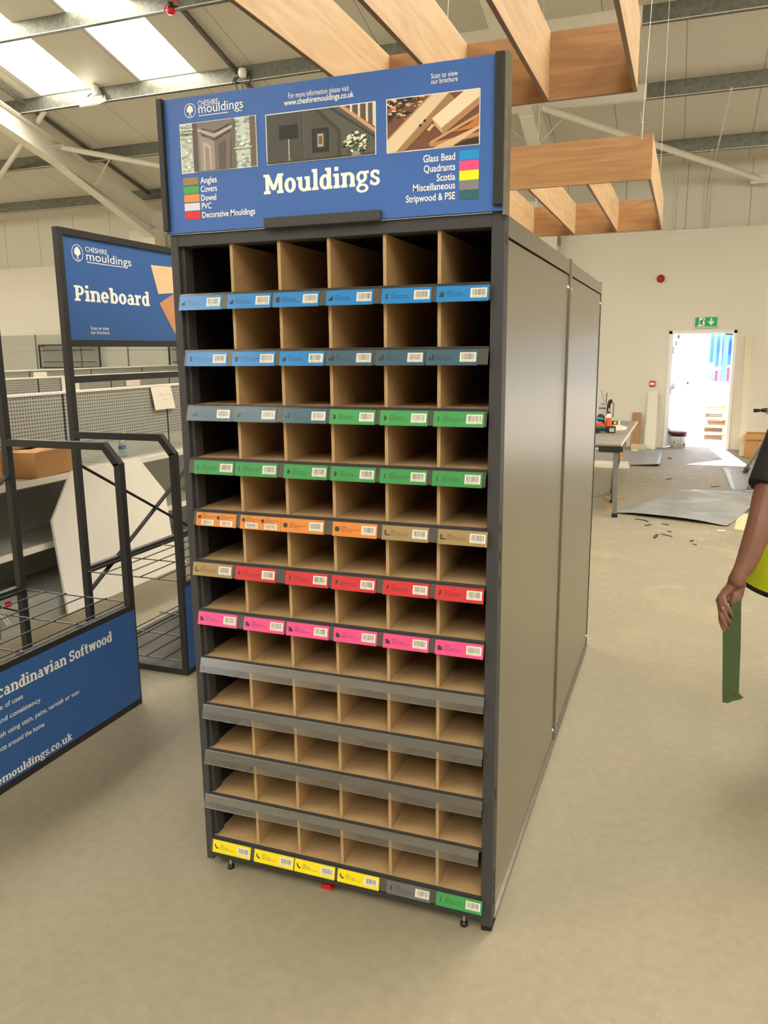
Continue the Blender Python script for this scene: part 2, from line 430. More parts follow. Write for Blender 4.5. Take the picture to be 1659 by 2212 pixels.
tag(o, 'cream painted wall behind the viewer', 'wall', kind='structure')
b = MB()
for x in (FX0+.03, (FX0+FX1)/2, FX1-.03): b.box(x-.03, x+.03, ya+.02, yb-.02, FZ0, FZ1)
for z in (FZ0+.03, FZ1-.03): b.box(FX0, FX1, ya+.02, yb-.02, z-.03, z+.03)
o = b.build('trim_3', M_steelwhite, keep=True); tag(o, 'white frame of the unseen window added behind the viewer for glare', 'window frame', kind='structure')

# roof with skylight strips left open
STRIPS = [(-8.2, -7.265), (-6.35, -5.4), (1.6, 2.55), (4.2, 5.15), (-15.6, -14.65), (-13.7, -12.75)]
REAR_STRIPS = (0, 1, 2, 3, 4)
SKY_Y0 = 1.2
SKY_E = {0: 8.66, 1: 8.66, 2: 7.1, 3: 7.1, 4: 8.66, 5: 8.66}
def roof_slope(sign, name, lab):
    def yy(y): return y if sign > 0 else 2*RIDGE_Y-y
    b = MB()
    xs = sorted([RX0-.2, RX1+.2] + [v for s in STRIPS for v in s])
    for xa, xb in zip(xs[:-1], xs[1:]):
        hole = [i for i, s in enumerate(STRIPS) if abs(xa-s[0]) < 1e-6 and (sign > 0 or i in REAR_STRIPS)]
        spans = [(RIDGE_Y, SKY_Y0), (SKY_E[hole[0]], EAVE_Y+.3)] if hole else [(RIDGE_Y, EAVE_Y+.3)]
        for ya, yb in spans:
            p = [(xa, yy(ya), roof_z(ya)), (xb, yy(ya), roof_z(ya)), (xb, yy(yb), roof_z(yb)), (xa, yy(yb), roof_z(yb))]
            q = [(x, y, z+.1) for x, y, z in p]
            b.add(p+q, [(0, 1, 2, 3), (7, 6, 5, 4), (0, 4, 5, 1), (1, 5, 6, 2), (2, 6, 7, 3), (3, 7, 4, 0)])
    o = b.build(name, M_roof, keep=True)
    tag(o, lab, 'ceiling', kind='structure')
roof_slope(1, 'ceiling', 'sloping metal lined roof falling to the far wall, with skylight strips')
roof_slope(-1, 'ceiling_rear', 'sloping metal lined roof behind the viewer')
M_sky = emis('skylight_sheet', SKYLIGHT_TINT, SKYLIGHT_POWER)
wn = 1
for sign in (1, -1):
    for i, (xa, xb) in enumerate(STRIPS):
        if sign < 0 and i not in REAR_STRIPS: continue
        SKY_Y1 = SKY_E[i]
        def yy(y): return y if sign > 0 else 2*RIDGE_Y-y
        p = [(xa, yy(SKY_Y0), roof_z(SKY_Y0)+.03), (xb, yy(SKY_Y0), roof_z(SKY_Y0)+.03), (xb, yy(SKY_Y1), roof_z(SKY_Y1)+.03), (xa, yy(SKY_Y1), roof_z(SKY_Y1)+.03)]
        q = [(x, y, z+.02) for x, y, z in p]
        o = MB().add(p+q, [(0, 1, 2, 3), (7, 6, 5, 4), (0, 4, 5, 1), (1, 5, 6, 2), (2, 6, 7, 3), (3, 7, 4, 0)]).build('window_%d' % wn, M_sky)
        wn += 1
        where = {0: 'second bright skylight strip from the far left, above the pineboard stand', 1: 'bright skylight strip nearest the blue mouldings header'}.get(i, 'bright skylight strip in the roof outside the picture') if sign > 0 else 'bright skylight strip in the roof behind the viewer'
        tag(o, where, 'skylight', 'roof skylights', 'structure')

# purlins: galvanised C sections along x
def purlin(x0, x1, y, m, name, lab, sign=1):
    z = roof_z(y) - .002; yy = y if sign > 0 else 2*RIDGE_Y-y; s = 1 if sign > 0 else -1
    b = MB()
    prof = [(0, 0), (.065, 0), (.065, -.02), (.06, -.02), (.06, -.006), (.006, -.006), (.006, -.194), (.06, -.194), (.06, -.18), (.065, -.18), (.065, -.2), (0, -.2)]
    b.prism([(yy + s*(a-.0), z+h) for a, h in prof][::1], (x0, 0, 0), (0, 1, 0), (0, 0, 1), (x1-x0, 0, 0), 0)
    b.box(x0, x1, yy-.012, yy, z-.2, z-.192, 1)
    o = b.build(name, [m, M_galvl])
    tag(o, lab, 'purlin', 'roof purlins', 'structure')
for k, y in enumerate((11.72, 10.2, 8.68, 7.19, 5.7, 4.2, 2.7, 1.2)):
    order = ('lowest, nearest the far wall', 'second from the far wall', 'third from the far wall, carrying the floodlights', 'fourth from the far wall, with a red beacon', 'fifth from the far wall', 'sixth from the far wall', 'seventh from the far wall', 'topmost')[k]
    purlin(RX0, -1.9, y, M_galv, 'roof_purlin', 'galvanised roof purlin left of the white frame, '+order)
    purlin(-1.9, .66, y, M_steelwhite, 'painted_purlin', 'white painted purlin length around the right white frame, '+order)
    purlin(.66, RX1, y, M_galv, 'roof_purlin', 'galvanised roof purlin on the right, '+order)
for y in (10.2, 7.19, 4.2):
    purlin(RX0, RX1, y, M_galv, 'roof_purlin', 'galvanised roof purlin behind the viewer', -1)

# portal frames
def ibeam(b, p, q, depth, width, tf=.014, tw=.012):
    p, q = V(p), V(q); u = V((0, 0, 1))
    for dz in (0, -depth): b.bar(p+u*dz, q+u*dz, width, tf)
    d = (q-p).normalized()
    x = V((1, 0, 0)); b.obox((p+q)/2 - u*depth/2, x*(tw/2), (q-p)/2, u*depth/2)
for i, x in enumerate((-8.75, -.85, 7.0)):
    where = ('left', 'right', 'outside the picture')[i]
    b = MB()
    ibeam(b, (x, 12.05, roof_z(12.05)-.22), (x, RIDGE_Y, RZ-.22), .34, .2)
    b.bar((x, 12.0, roof_z(12)-.78), (x, 9.6, roof_z(9.6)-.57), .19, .014)
    b.add([(x-.006, 12, roof_z(12)-.56), (x-.006, 9.6, roof_z(9.6)-.56), (x-.006, 12, roof_z(12)-.78), (x+.006, 12, roof_z(12)-.56), (x+.006, 9.6, roof_z(9.6)-.56), (x+.006, 12, roof_z(12)-.78)], [(0, 1, 2), (5, 4, 3)])
    ibeam(b, (x, RIDGE_Y, RZ-.22), (x, SOUTH+.4, roof_z(12.05)-.22), .34, .2)
    o = b.build('portal_rafter', M_steelwhite)
    tag(o, 'white painted steel rafter of the %s portal frame' % where, 'rafter', 'portal frames', 'structure')
    b = MB().box(x-.5, x+.1, 11.95, 12.3, 0, roof_z(12)-.62)
    o = b.build('column_casing', M_wall)
    tag(o, 'cream boxed column under the %s white rafter' % where, 'column', 'portal frames', 'structure')
# bracing
def brace(a, c, r, lab, plates=True):
    b = MB().tube(a, c, r, n=16)
    d = (V(c)-V(a)).normalized()
    if plates:
        b.obox(V(a)-d*.02, V((.1, 0, 0)), V((0, .07, -.02)), V((0, 0, .006)))
        b.obox(V(c)+d*.02, V((.12, 0, 0)), V((0, .006, 0)), V((0, 0, .06)))
    o = b.build('bracing_tube', M_steelwhite)
    tag(o, lab, 'brace', 'roof bracing', 'structure')
brace((-.72, 9.9, 4.93), (2.25, 12.25, 4.2), .045, 'white diagonal bracing tube running from the right rafter to the far wall')
brace((-8.62, 9.5, 5.04), (-4.55, 12.1, 4.34), .045, 'white diagonal bracing tube running from the left rafter behind the blue header')
brace((-8.25, 8.80, 5.42), (-11.8, 10.86, 4.68), .045, 'white bracing tube crossing behind the left rafter towards the left picture edge', False)
for a, c, lab in (((-.3, 10.19, 4.96), (-.78, 10.25, 4.55), 'small white fly brace right of the right rafter'),
                  ((-1.4, 10.19, 4.96), (-.94, 10.25, 4.55), 'small white fly brace left of the right rafter'),
                  ((-8.2, 10.19, 4.97), (-8.64, 10.3, 4.6), 'small fly brace right of the left rafter')):
    o = MB().bar(a, c, .03, .006).build('fly_brace', M_steelwhite); tag(o, lab, 'brace', 'roof bracing', 'structure')
# ties between purlins along the slope
for x in (-8.55, -4.75, 3.6):
    b = MB()
    b.bar((x, 11.72, roof_z(11.72)-.07), (x, 1.2, roof_z(1.2)-.07), .05, .05)
    o = b.build('purlin_tie', M_galv)
    tag(o, 'dark galvanised tie running down the roof slope at the %s' % ('left rafter' if x < -8 else 'purlin floodlight' if x < 0 else 'right edge'), 'tie', 'roof bracing', 'structure')
# conduits
def conduit(pts, lab, r=.012):
    o = MB().path([V(p) for p in pts], r, n=8).build('cable_conduit', M_steelwhite); tag(o, lab, 'conduit', 'wall conduits')
conduit([(1.05, 12.42, 3.52), (1.05, 12.42, 4.2), (1.02, 12.4, 4.42)], 'single white conduit down the cladding, left of the pair')
conduit([(1.50, 12.42, 3.52), (1.50, 12.42, 4.15), (1.53, 12.4, 4.5), (1.55, 11.69, 4.56)], 'left conduit of the white pair down the cladding')
conduit([(1.56, 12.42, 3.52), (1.56, 12.42, 4.15), (1.59, 12.36, 4.46), (1.64, 11.4, 4.62), (1.72, 10.17, 4.97)], 'right conduit of the white pair, reaching up to the second purlin')

# doorway frame and door leaf
b = MB()
fw = .045
b.box(DX0, DX0+fw, 12.27, 12.46, 0, DZ).box(DX1-fw, DX1, 12.27, 12.46, 0, DZ).box(DX0, DX1, 12.27, 12.46, DZ-fw, DZ)
M_door = mat('white_door_paint', '#eeecea', .4)
o = b.build('trim_2', M_door); tag(o, 'white steel frame around the open exit doorway', 'door frame', kind='structure')
M_grey = mat('satin_hardware', '#8f9295', .35, metal=.7)
hx, hy = DX0+fw+.004, 12.40
ang = math.radians(51); ax = V((math.cos(ang), math.sin(ang), 0)); an = V((math.sin(ang), -math.cos(ang), 0))
root = thing('door_1', 'white exit door leaf standing open outwards in the far doorway', 'door', (hx, hy, 0), kind='structure')
c0 = V((hx, hy, 0))
W_ = .93
MB().obox(c0+ax*(W_/2)+V((0, 0, .95)), ax*(W_/2), an*.022, V((0, 0, .94))).build('door_panel', M_door, root, bevel=.003)
for z in (.28, .95, 1.62):
    MB().obox(c0+ax*.03+an*.026+V((0, 0, z)), ax*.028, an*.006, V((0, 0, .055))).build('hinge', M_grey, root)
MB().obox(c0+ax*.2+an*.035+V((0, 0, 1.84)), ax*.09, an*.014, V((0, 0, .03))).build('door_closer', M_grey, root)
MB().obox(c0+ax*.1+an*.028+V((0, 0, 1.73)), ax*.035, an*.006, V((0, 0, .035))).build('notice_plate', M_grey, root)
MB().obox(c0+ax*.1+an*.028+V((0, 0, 1.05)), ax*.035, an*.005, V((0, 0, .022))).build('notice_plate', M_grey, root)
b = MB().obox(c0+ax*.45+an*.05+V((0, 0, 1.02)), ax*.4, an*.012, V((0, 0, .014)))
for t in (.08, .82): b.obox(c0+ax*t+an*.035+V((0, 0, 1.02)), ax*.025, an*.03, V((0, 0, .04)))
b.build('push_bar', M_door, root)
MB().obox(c0+ax*.42+an*.028+V((0, 0, 1.07)), ax*.014, an*.006, V((0, 0, .02))).build('lock', M_black, root)
MB().bar((DX1-.05, 12.36, DZ-.07), (DX1-.17, 12.36, DZ-.06), .02, .03).build('door_stay', M_grey)
tag(bpy.data.objects['door_stay'], 'small dark stay at the top right corner of the doorway', 'door stay', kind='structure')
# ================================================================ MOULDINGS DISPLAY CABINET
XL, XR, XO = .025, .9257, .958
DIV = [.187, .3346, .482, .640, .787]
ZSH = [.1095 + .1562*(11-k) for k in range(12)]     # top of shelf 1..12
ZI, ZT, DEP = 1.957, 1.99, 2.40
ZB = .022
M_mdf = mat('mdf_board', '#a98b62', .62, var=.07, scale=90, bump=.06, bscale=300)
M_mdfe = mat('mdf_edge', '#ae9068', .7, var=.1, scale=150)
M_panel = mat('brushed_steel_sheet', '#9b9687', .345, metal=.78, var=.02, scale=8, stretch=(1, 6, .6), bump=.03, bscale=400)
M_paneledge = mat('steel_edge', '#9a9488', .3, metal=.85, var=.1, scale=30)
M_bright = mat('zinc_screw', '#d9d9d6', .25, metal=.9)
M_rubber = mat('black_rubber', '#111111', .5)
cab = thing('display_cabinet', 'tall charcoal mouldings display cabinet of empty pigeonholes under a blue header', 'display cabinet', (0, 0, 0))
# carcass
MB().box(0, XL, 0, .06, ZB, ZT).box(XL, XL+.012, .012, .055, ZB+.02, ZT-.01).build('front_post', M_char, cab, bevel=.002)
MB().box(XR, XO, 0, .05, ZB-.004, ZT+.012).build('front_post', M_char, cab, bevel=.002)
MB().box(XL, XR, 0, .05, ZI, ZT).build('top_rail', M_char, cab, bevel=.002)
MB().box(XL, XR, 0, .05, ZB+.012, ZSH[11]-.012).build('bottom_rail', M_char, cab, bevel=.002)
MB().box(0, .012, .06, DEP, ZB, ZT).build('side_panel', M_darkin, cab, label='dark left side panel')
MB().box(XL, XL+.002, .055, DEP-.03, .1, ZI).build('inner_lining', M_darkin, cab)
MB().box(.02, XO-.02, DEP-.02, DEP, ZB, ZT).build('back_panel', M_darkin, cab)
MB().box(.0, XO-.012, .05, DEP, ZT-.012, ZT).build('top_panel', M_char, cab)
MB().box(XR-.002, XR, .05, DEP-.03, .1, ZI).build('inner_lining', M_darkin, cab)
# right side: two bays of galvanised sheet between uprights
HB = DEP/2
for i in range(2):
    y0 = .028 + i*HB + (.01 if i else 0); y1 = (i+1)*HB-.022
    MB().box(XO-.016, XO-.006, y0, y1, .05, ZT-.055).build('side_panel', M_panel, cab, label='brushed steel side panel, %s bay' % ('front', 'rear')[i])
    MB().box(XO-.03, XO-.002, y0, y1, ZT-.05, ZT).build('top_channel', M_paneledge, cab)
    b = MB().box(XO-.02, XO-.004, y0, y1, .03, .046); b.box(XO-.02, XO+.004, y0, y1, .03, .034)
    b.build('bottom_channel', M_paneledge, cab)
    for yy_ in (y0+.018, y1-.018):
        for zz in (ZT-.1, 1.06, .085):
            if zz == 1.06: continue
            MB().ball((XO-.005, yy_, zz), .008, sx=.7).build('screw', M_bright, cab)
MB().box(XO-.012, XO-.001, .012, .03, .05, ZT).build('edge_strip', M_paneledge, cab)
for yy_ in (HB-.008, HB+.012, DEP-.009):
    MB().box(XO-.03, XO+.002 if yy_ < 2 else XO-.003, yy_-.009, yy_+.007, ZB, ZT+.006).build('upright', M_paneledge if yy_ < DEP-.1 else M_char, cab)
MB().box(XO-.03, XO-.004, DEP-.002, DEP+.006, ZB, ZT+.008).build('upright', M_char, cab)
b = MB()
for z in (1.92, 1.19, 1.115, 1.04, .42, .165, .125, .085): b.box(XO-.004, XO+.0012, .018, .025, z, z+.028)
b.build('slot', M_rubber, cab, label='black slots in the right post')
# levelling feet
for x, y in ((.085, .008), (.875, .008)):
    f = MB().lathe((x, y, 0), [(0, 0), (.0115, 0), (.012, .005), (.0095, .011), (.0045, .013), (0, .013)], 16).build('levelling_foot', M_rubber, cab)
    MB().tube((x, y, .012), (x, y, .036), .004).build('foot_stem', M_bright, f)
MB().prism([(0, 0), (.03, .004), (.034, .02), (-.002, .02)], (XR+.002, .004, 0), (1, 0, 0), (0, 0, 1), (0, .04, 0)).build('corner_foot', M_rubber, cab)
for y in (HB-.06, DEP-.1, .1):
    MB().lathe((XO-.02, y, 0), [(0, 0), (.014, 0), (.012, .012), (.006, .014), (.006, .04)], 12).build('levelling_foot', M_rubber, cab)
# shelves and dividers
for k, z in enumerate(ZSH):
    b = MB().box(XL+.004, XR-.002, .006, DEP-.02, z-.009, z)
    s = b.build('shelf', M_mdf, cab)
    MB().box(XL+.002, XR-.002, .001, .005, z-.012, z+.0015).build('shelf_lip', M_char, s)
for k, z in enumerate(ZSH):
    top = ZI if k == 0 else ZSH[k-1]-.009
    for x in DIV:
        MB().box(x, x+.009, .008, DEP-.02, z, top).build('divider', M_mdf, cab)
# clear ticket strips with price labels
def glassy(name, base, gain, dif):
    m = bpy.data.materials.new(name); m.use_nodes = True; nt = m.node_tree; nt.nodes.clear()
    out = nt.nodes.new('ShaderNodeOutputMaterial'); mx = nt.nodes.new('ShaderNodeMixShader'); tr = nt.nodes.new('ShaderNodeBsdfTransparent')
    gl = nt.nodes.new('ShaderNodeBsdfGlossy'); df = nt.nodes.new('ShaderNodeBsdfDiffuse'); m2 = nt.nodes.new('ShaderNodeMixShader')
    gl.inputs['Roughness'].default_value = .17; gl.inputs['Color'].default_value = (.95, .95, .95, 1)
    df.inputs['Color'].default_value = lin('#a5a49c'); tr.inputs['Color'].default_value = (.90, .90, .88, 1)
    fr = nt.nodes.new('ShaderNodeFresnel'); fr.inputs['IOR'].default_value = 1.5
    m2.inputs[0].default_value = dif; nt.links.new(gl.outputs[0], m2.inputs[1]); nt.links.new(df.outputs[0], m2.inputs[2])
    f2 = math_node(m, 'ADD', math_node(m, 'MULTIPLY', fr.outputs[0], gain), base)
    nt.links.new(f2, mx.inputs[0]); nt.links.new(tr.outputs[0], mx.inputs[1]); nt.links.new(m2.outputs[0], mx.inputs[2])
    nt.links.new(mx.outputs[0], out.inputs[0])
    return m
M_clear = glassy('clear_ticket_plastic', .0, .25, .0)
M_clear2 = glassy('clear_empty_plastic', .16, 1.3, .35)
STRIP_H, STRIP_T = .046, math.radians(14)
SU = V((0, math.sin(STRIP_T), math.cos(STRIP_T)))      # up the strip face
SN = V((0, -math.cos(STRIP_T), math.sin(STRIP_T)))     # out of the face
SY = -.012
STR = [((387, 648), (1059, 628)), ((398, 770), (1054, 768)), ((404, 890), (1051, 903)), ((408, 1002), (1049, 1034)), ((418, 1113), (1050, 1160)), ((421, 1222), (1045, 1282)),
       ((428, 1328), (1045, 1402)), ((433, 1430), (1045, 1520)), ((438, 1532), (1042, 1635)), ((443, 1630), (1041, 1747)), ((443, 1730), (1033, 1852)), ((455, 1818), (1038, 1958))]
BLU, SLA, GRN, ORG_, TAN, RED, PNK, YEL, GRY = '#0f88d6', '#3b6276', '#3f9d57', '#e08a3c', '#a48a5c', '#d0303a', '#ee4f94', '#f7e21c', '#6c6a6e'
LABELS = {
 0: [(BLU, 387, 478, 'bead', 'TM527|Pine Glass Bead|9mm x 18mm 2.4 mtr'), (BLU, 490.5, 585, 'bead', 'TM495|Pine Glass Bead|12mm x 18mm 2.4 mtr'), (BLU, 590, 689, 'cup', 'TM561|Pine Wedge Bead|12mm x 15mm 2.4 mtr'), (BLU, 704.5, 806, 'bead', 'TM526|Pine Glass Bead|9mm x 9mm 2.4 mtr'), (BLU, 824.6, 932, 'slim', 'TM571|Pine Parting Bead|8mm x 25mm 2.4 mtr'), (BLU, 943, 1056, 'dome', 'TM552|Pine Staff Bead|21mm x 15mm 2.4 mtr')],
 1: [(BLU, 403.5, 490.5, 'flag', 'HTM528|Red Hardwood Glazing|12mm x 25mm 2.4 mtr'), (BLU, 501.6, 594, 'cup', 'HTM566|Red Hardwood Wedge Bead|12mm x 15mm 2.4 mtr'), (BLU, 604, 700.7, 'bead', 'TM572|Pine Glass Bead|9mm x 15mm 2.4 mtr'), (SLA, 704.5, 805, 'stairs', 'TM525|Pine PSE|21mm x 21mm 2.4 mtr'), (SLA, 812, 917, 'stairs', 'TM520|Pine PSE|9mm x 30mm 2.4 mtr'), (SLA, 920.6, 1032.7, 'stairs', 'HTM691|Red Hardwood PSE|6mm x 45mm 2.4 mtr')],
 2: [(SLA, 412, 499, 'stairs', 'TM691|Pine PSE|12mm x 30mm 2.4 mtr'), (SLA, 506, 597, 'stairs', 'TM691|Pine PSE|15mm x 45mm 2.4 mtr'), (SLA, 611, 706, 'stairs', 'TM571|Pine PSE|30mm x 30mm 2.4 mtr'), (GRN, 712, 810.5, 'half', 'TM588|PINE HALF ROUND|8mm x 18mm 2.4 mtr'), (GRN, 820.8, 924.5, 'half', 'TM589|Pine Half Round|6mm x 12mm 2.4 mtr'), (GRN, 936.4, 1046, 'thin', 'RTM560|Light Hardwood D Shape Mould|6mm x 21mm 2.4 mtr')],
 3: [(GRN, 419, 504.8, 'thin', 'TM586|Pine D Shape Mould|8mm x 25mm 2.4 mtr'), (GRN, 507.6, 599, 'thin', 'RTM564|Light Hardwood D Shape Mould|8mm x 46mm 2.4 mtr'), (GRN, 613, 707, 'half', 'OM050|Oak Half Round|8mm x 30mm 2.4 mtr'), (GRN, 714, 811, 'half', 'TM591|Pine Half Round|12mm x 21mm 2.4 mtr'), (GRN, 820.8, 922.7, 'thin', 'RTM561|Light Hardwood D Shape Mould|6mm x 25mm 2.4 mtr'), (GRN, 933.5, 1041.8, 'thin', 'OM051|Oak D Shape Mould|6mm x 21mm 2.4 mtr')],
 4: [(ORG_, 424.5, 509.8, 'dot2', 'RTM821|Light Hardwood Dowel|6mm 2.4 mtr'), (ORG_, 519, 606.5, 'dot2', 'RTM823|Light Hardwood Dowel|12mm 2.4 mtr'), (ORG_, 607.4, 700, 'dot', 'RTM825|Light Hardwood Dowel|18mm 2.4 mtr'), (ORG_, 718.5, 814.6, 'dot', 'RTM827|Light Hardwood Dowel|25mm 2.4 mtr'), (TAN, 825.4, 926, 'ell', 'TM555|Pine Cushion Corner|35mm x 35mm 2.4 mtr'), (TAN, 945.6, 1052.6, 'ell', 'TM552|Pine Cushion Corner|21mm x 21mm 2.4 mtr')],
 5: [(TAN, 417.4, 501.5, 'ell', 'TM573|Pine Cushion Corner|30mm x 30mm 2.4 mtr'), (RED, 509, 595.7, 'tri', 'TM721|Pine Double Astragal|12mm x 21mm 2.4 mtr'), (RED, 617, 708.5, 'panel', 'TM758|Pine Barrel Mould|12mm x 28mm 2.4 mtr'), (RED, 717, 811.6, 'panel', 'TM755|Pine Barrel Mould|15mm x 21mm 2.4 mtr'), (RED, 827, 926.8, 'panel', 'TM771|Pine Barrel Mould|8mm x 28mm 2.4 mtr'), (RED, 940, 1045, 'panel', 'TM786|Pine Broken Ogee|8mm x 15mm 2.4 mtr')],
 6: [(PNK, 428.7, 512, 'quad', 'TM824|Pine Quadrant|21mm x 21mm 2.4 mtr'), (PNK, 526.7, 613.8, 'quad', 'TM821|Pine Quadrant|18mm x 18mm 2.4 mtr'), (PNK, 619, 710, 'quad', 'OM032|Oak Quadrant|15mm x 15mm 2.4 mtr'), (PNK, 720.8, 814, 'quad', 'TM822|Pine Quadrant|15mm x 15mm 2.4 mtr'), (PNK, 827.6, 926, 'quad', 'TM871|Pine Quadrant|12mm x 12mm 2.4 mtr'), (PNK, 940, 1044, 'quad', 'TM870|Pine Quadrant|9mm x 9mm 2.4 mtr')],
 11: [(YEL, 461, 541, 'scot', 'TM737|Pine Scotia|21mm x 21mm 2.4 mtr'), (YEL, 550, 634, 'scot', 'TM734|Pine Scotia|18mm x 46mm 2.4 mtr'), (YEL, 636.8, 723, 'scot', 'OM091|Oak Scotia|15mm x 15mm 2.4 mtr'), (YEL, 729.5, 818.8, 'scot', 'TM731|Pine Scotia|15mm x 15mm 2.4 mtr'), (GRY, 835.7, 930, 'slim', 'TM903|Pine Door Stop|12mm x 36mm 2.4 mtr'), (GRN, 942, 1041, 'thin', 'TM585|Pine D Shape Mould|6mm x 18mm 2.4 mtr')],
}
CN = {BLU: 'blue', SLA: 'slate blue', GRN: 'green', ORG_: 'orange', TAN: 'tan', RED: 'red', PNK: 'pink', YEL: 'yellow', GRY: 'grey'}
def icon(kind):
    c = lambda cx, cy, r, a0, a1, n=10: [(cx+r*math.cos(math.radians(a0+(a1-a0)*i/n)), cy+r*math.sin(math.radians(a0+(a1-a0)*i/n))) for i in range(n+1)]
    if kind == 'bead': return [[(0, 0), (.85, 0), (.85, 1), (.68, 1), (.66, .55)] + [(x, y) for x, y in c(.7, 0, .7, 95, 180, 6)][:-1]]
    if kind == 'cup': return [[(.15, 0), (.75, 0), (.9, 1), (0, 1)]]
    if kind == 'slim': return [[(.3, 0), (.62, 0), (.62, .9), (.46, 1), (.3, .9)]]
    if kind == 'dome': return [[(0, 0), (.9, 0)] + c(.55, .6, .35, 0, 180, 8) + [(.2, .45), (0, .4)]]
    if kind == 'stairs': return [[(0, 0), (.42, 0), (.42, .5), (0, .5)], [(.55, 0), (1, 0), (1, 1), (.55, 1)]]
    if kind == 'half': return [c(.3, .5, .5, -90, 90, 12)]
    if kind == 'thin': return [[(.35, 0), (.52, .08), (.52, .92), (.35, 1)]]
    if kind == 'flag': return [[(.3, 0), (.7, 0), (.75, 1), (.15, 1), (.15, .85), (.35, .8)]]
    if kind == 'ell': return [[(0, .1), (.2, 0), (.3, .25), (.25, 1), (0, 1)], [(.2, 0), (1.1, .02), (1.1, .2), (.3, .28)]]
    if kind == 'tri': return [[(.2, 0), (.75, .5), (.2, 1)]]
    if kind == 'panel': return [[(.3, 0), (.42, 0), (.7, .7), (.7, 1), (.3, 1)]]
    if kind == 'quad': return [[(0, 0), (.95, 0)] + c(0, 0, .95, 8, 90, 8)]
    if kind == 'scot': return [[(0, 1), (.22, 1), (.35, .5), (.95, .22), (.95, 0), (.55, 0), (.08, .4)]]
    return [c(.45, .5, .5, 0, 340, 16)]
def price_label(k, j, spec, strip):
    colr, ua, ub, kind, txt = spec
    vm = (STR[k][0][1]*(1059-(ua+ub)/2) + STR[k][1][1]*((ua+ub)/2-390))/669
    xa = ony(ua, vm, SY).x; xb = ony(ub, vm, SY).x
    if k in (4,) and j == 5: xb = min(xb, XO-.012)
    zt = ZSH[k] - .004; H = .040
    up = SU; nrm = SN
    o = V((xa, -.003, zt)) + SN*.0035 - SU*.0435
    w = xb-xa; X = V((1, 0, 0))
    b = MB()
    b.obox(o + X*w/2 + SU*H/2, X*w/2, SN*.0004, SU*H/2, 0)
    def lay(q): return o + SN*(.0005+q)
    def rect(x0, x1, y0, y1, mi, q):
        b.add([lay(q)+X*x0+SU*y0, lay(q)+X*x1+SU*y0, lay(q)+X*x1+SU*y1, lay(q)+X*x0+SU*y1], [(0, 1, 2, 3)], mi)
    def barcode(x0, x1, y0, y1):
        rect(x0, x1, y0, y1, 2, .0003)
        x = x0+(x1-x0)*.1; rnd = random.Random(k*10+j)
        while x < x1-(x1-x0)*.1:
            t = rnd.choice((.0004, .0004, .0007, .001)); rect(x, x+t, y0+(y1-y0)*.24, y1-(y1-y0)*.12, 1, .0005); x += t+rnd.choice((.0005, .0008, .0011))
        put_text(b, '5 060306 %d' % (rnd.randint(110000, 119999)), lay(.0005)+X*(x0+(x1-x0)*.06)+SU*(y0+(y1-y0)*.06), X, SU, .0036, width=(x1-x0)*.86, mi=1)
    L3 = txt.split('|')
    if kind == 'dot2':
        for q, (fx, t) in enumerate(((.04, L3), (.51, [L3[0][:-1]+str(int(L3[0][-1])+1), L3[1], L3[2].replace('6mm', '9mm').replace('12mm', '15mm')]))):
            x = w*fx
            b.flat(icon('dot'), lay(.0003)+X*(x+.0006)+SU*.021, X*.011, SU*.011, 1)
            for i, l in enumerate(t): put_text(b, l, lay(.0003)+X*(x+.0145)+SU*(.033-i*.0052), X, SU, .0045, width=min(w*.34, .0024*len(l)), mi=1)
            barcode(x+w*.1, x+w*.40, .003, .019)
    else:
        s = .0145
        b.flat(icon(kind), lay(.0003)+X*(w*.055)+SU*.0125, X*s, SU*s, 1)
        for i, l in enumerate(L3): put_text(b, l, lay(.0003)+X*(w*.2)+SU*(.0245-i*.0056), X, SU, .0054, width=min(w*.42, .0027*len(l)), mi=1)
        barcode(w*.655, w*.965, .009, .033)
    name = L3[1].lower()
    b.build('price_label', [mat('label_'+CN[colr].replace(' ', '_'), colr, .45), M_ink, M_white], strip, label='%s price label for %s, %s from the left' % (CN[colr], name, ('first', 'second', 'third', 'fourth', 'fifth', 'last')[j]))
for k in range(12):
    (ua, va), (ub, vb) = STR[k]
    xa = ony(ua, va, SY).x; xb = ony(ub, vb, SY).x
    zt = ZSH[k]-.002; top = V((0, -.003, zt)); X = V((1, 0, 0))
    b = MB()
    c = top - SU*(STRIP_H/2) + X*((xa+xb)/2)
    b.add([c - X*(xb-xa)/2 - SU*STRIP_H/2 + SN*.0052, c + X*(xb-xa)/2 - SU*STRIP_H/2 + SN*.0052, c + X*(xb-xa)/2 + SU*STRIP_H/2 + SN*.0052, c - X*(xb-xa)/2 + SU*STRIP_H/2 + SN*.0052], [(0, 1, 2, 3)], 0)
    b.obox(c + SU*(STRIP_H/2-.0015) + SN*.004, X*(xb-xa)/2, SN*.0012, SU*.0015, 0)
    b.obox(c - SU*(STRIP_H/2-.001) + SN*.004, X*(xb-xa)/2, SN*.0012, SU*.001, 0)
    if k in (7, 8, 9, 10):
        b.obox(c + SU*.008 + SN*.001, X*(xb-xa)/2, SN*.0006, SU*.012, 1)
    else:
        b.obox(c + SN*.0008, X*(xb-xa)/2, SN*.0005, SU*.020, 1)
    st = b.build('ticket_strip', [M_clear2 if k in (7, 8, 9, 10) else M_clear, mat('grey_strip_back', '#504e4a', .4)], cab, label='clear ticket strip on the %s shelf from the top' % ('first', 'second', 'third', 'fourth', 'fifth', 'sixth', 'seventh', 'eighth', 'ninth', 'tenth', 'eleventh', 'twelfth')[k])
    for j, spec in enumerate(LABELS.get(k, [])): price_label(k, j, spec, st)

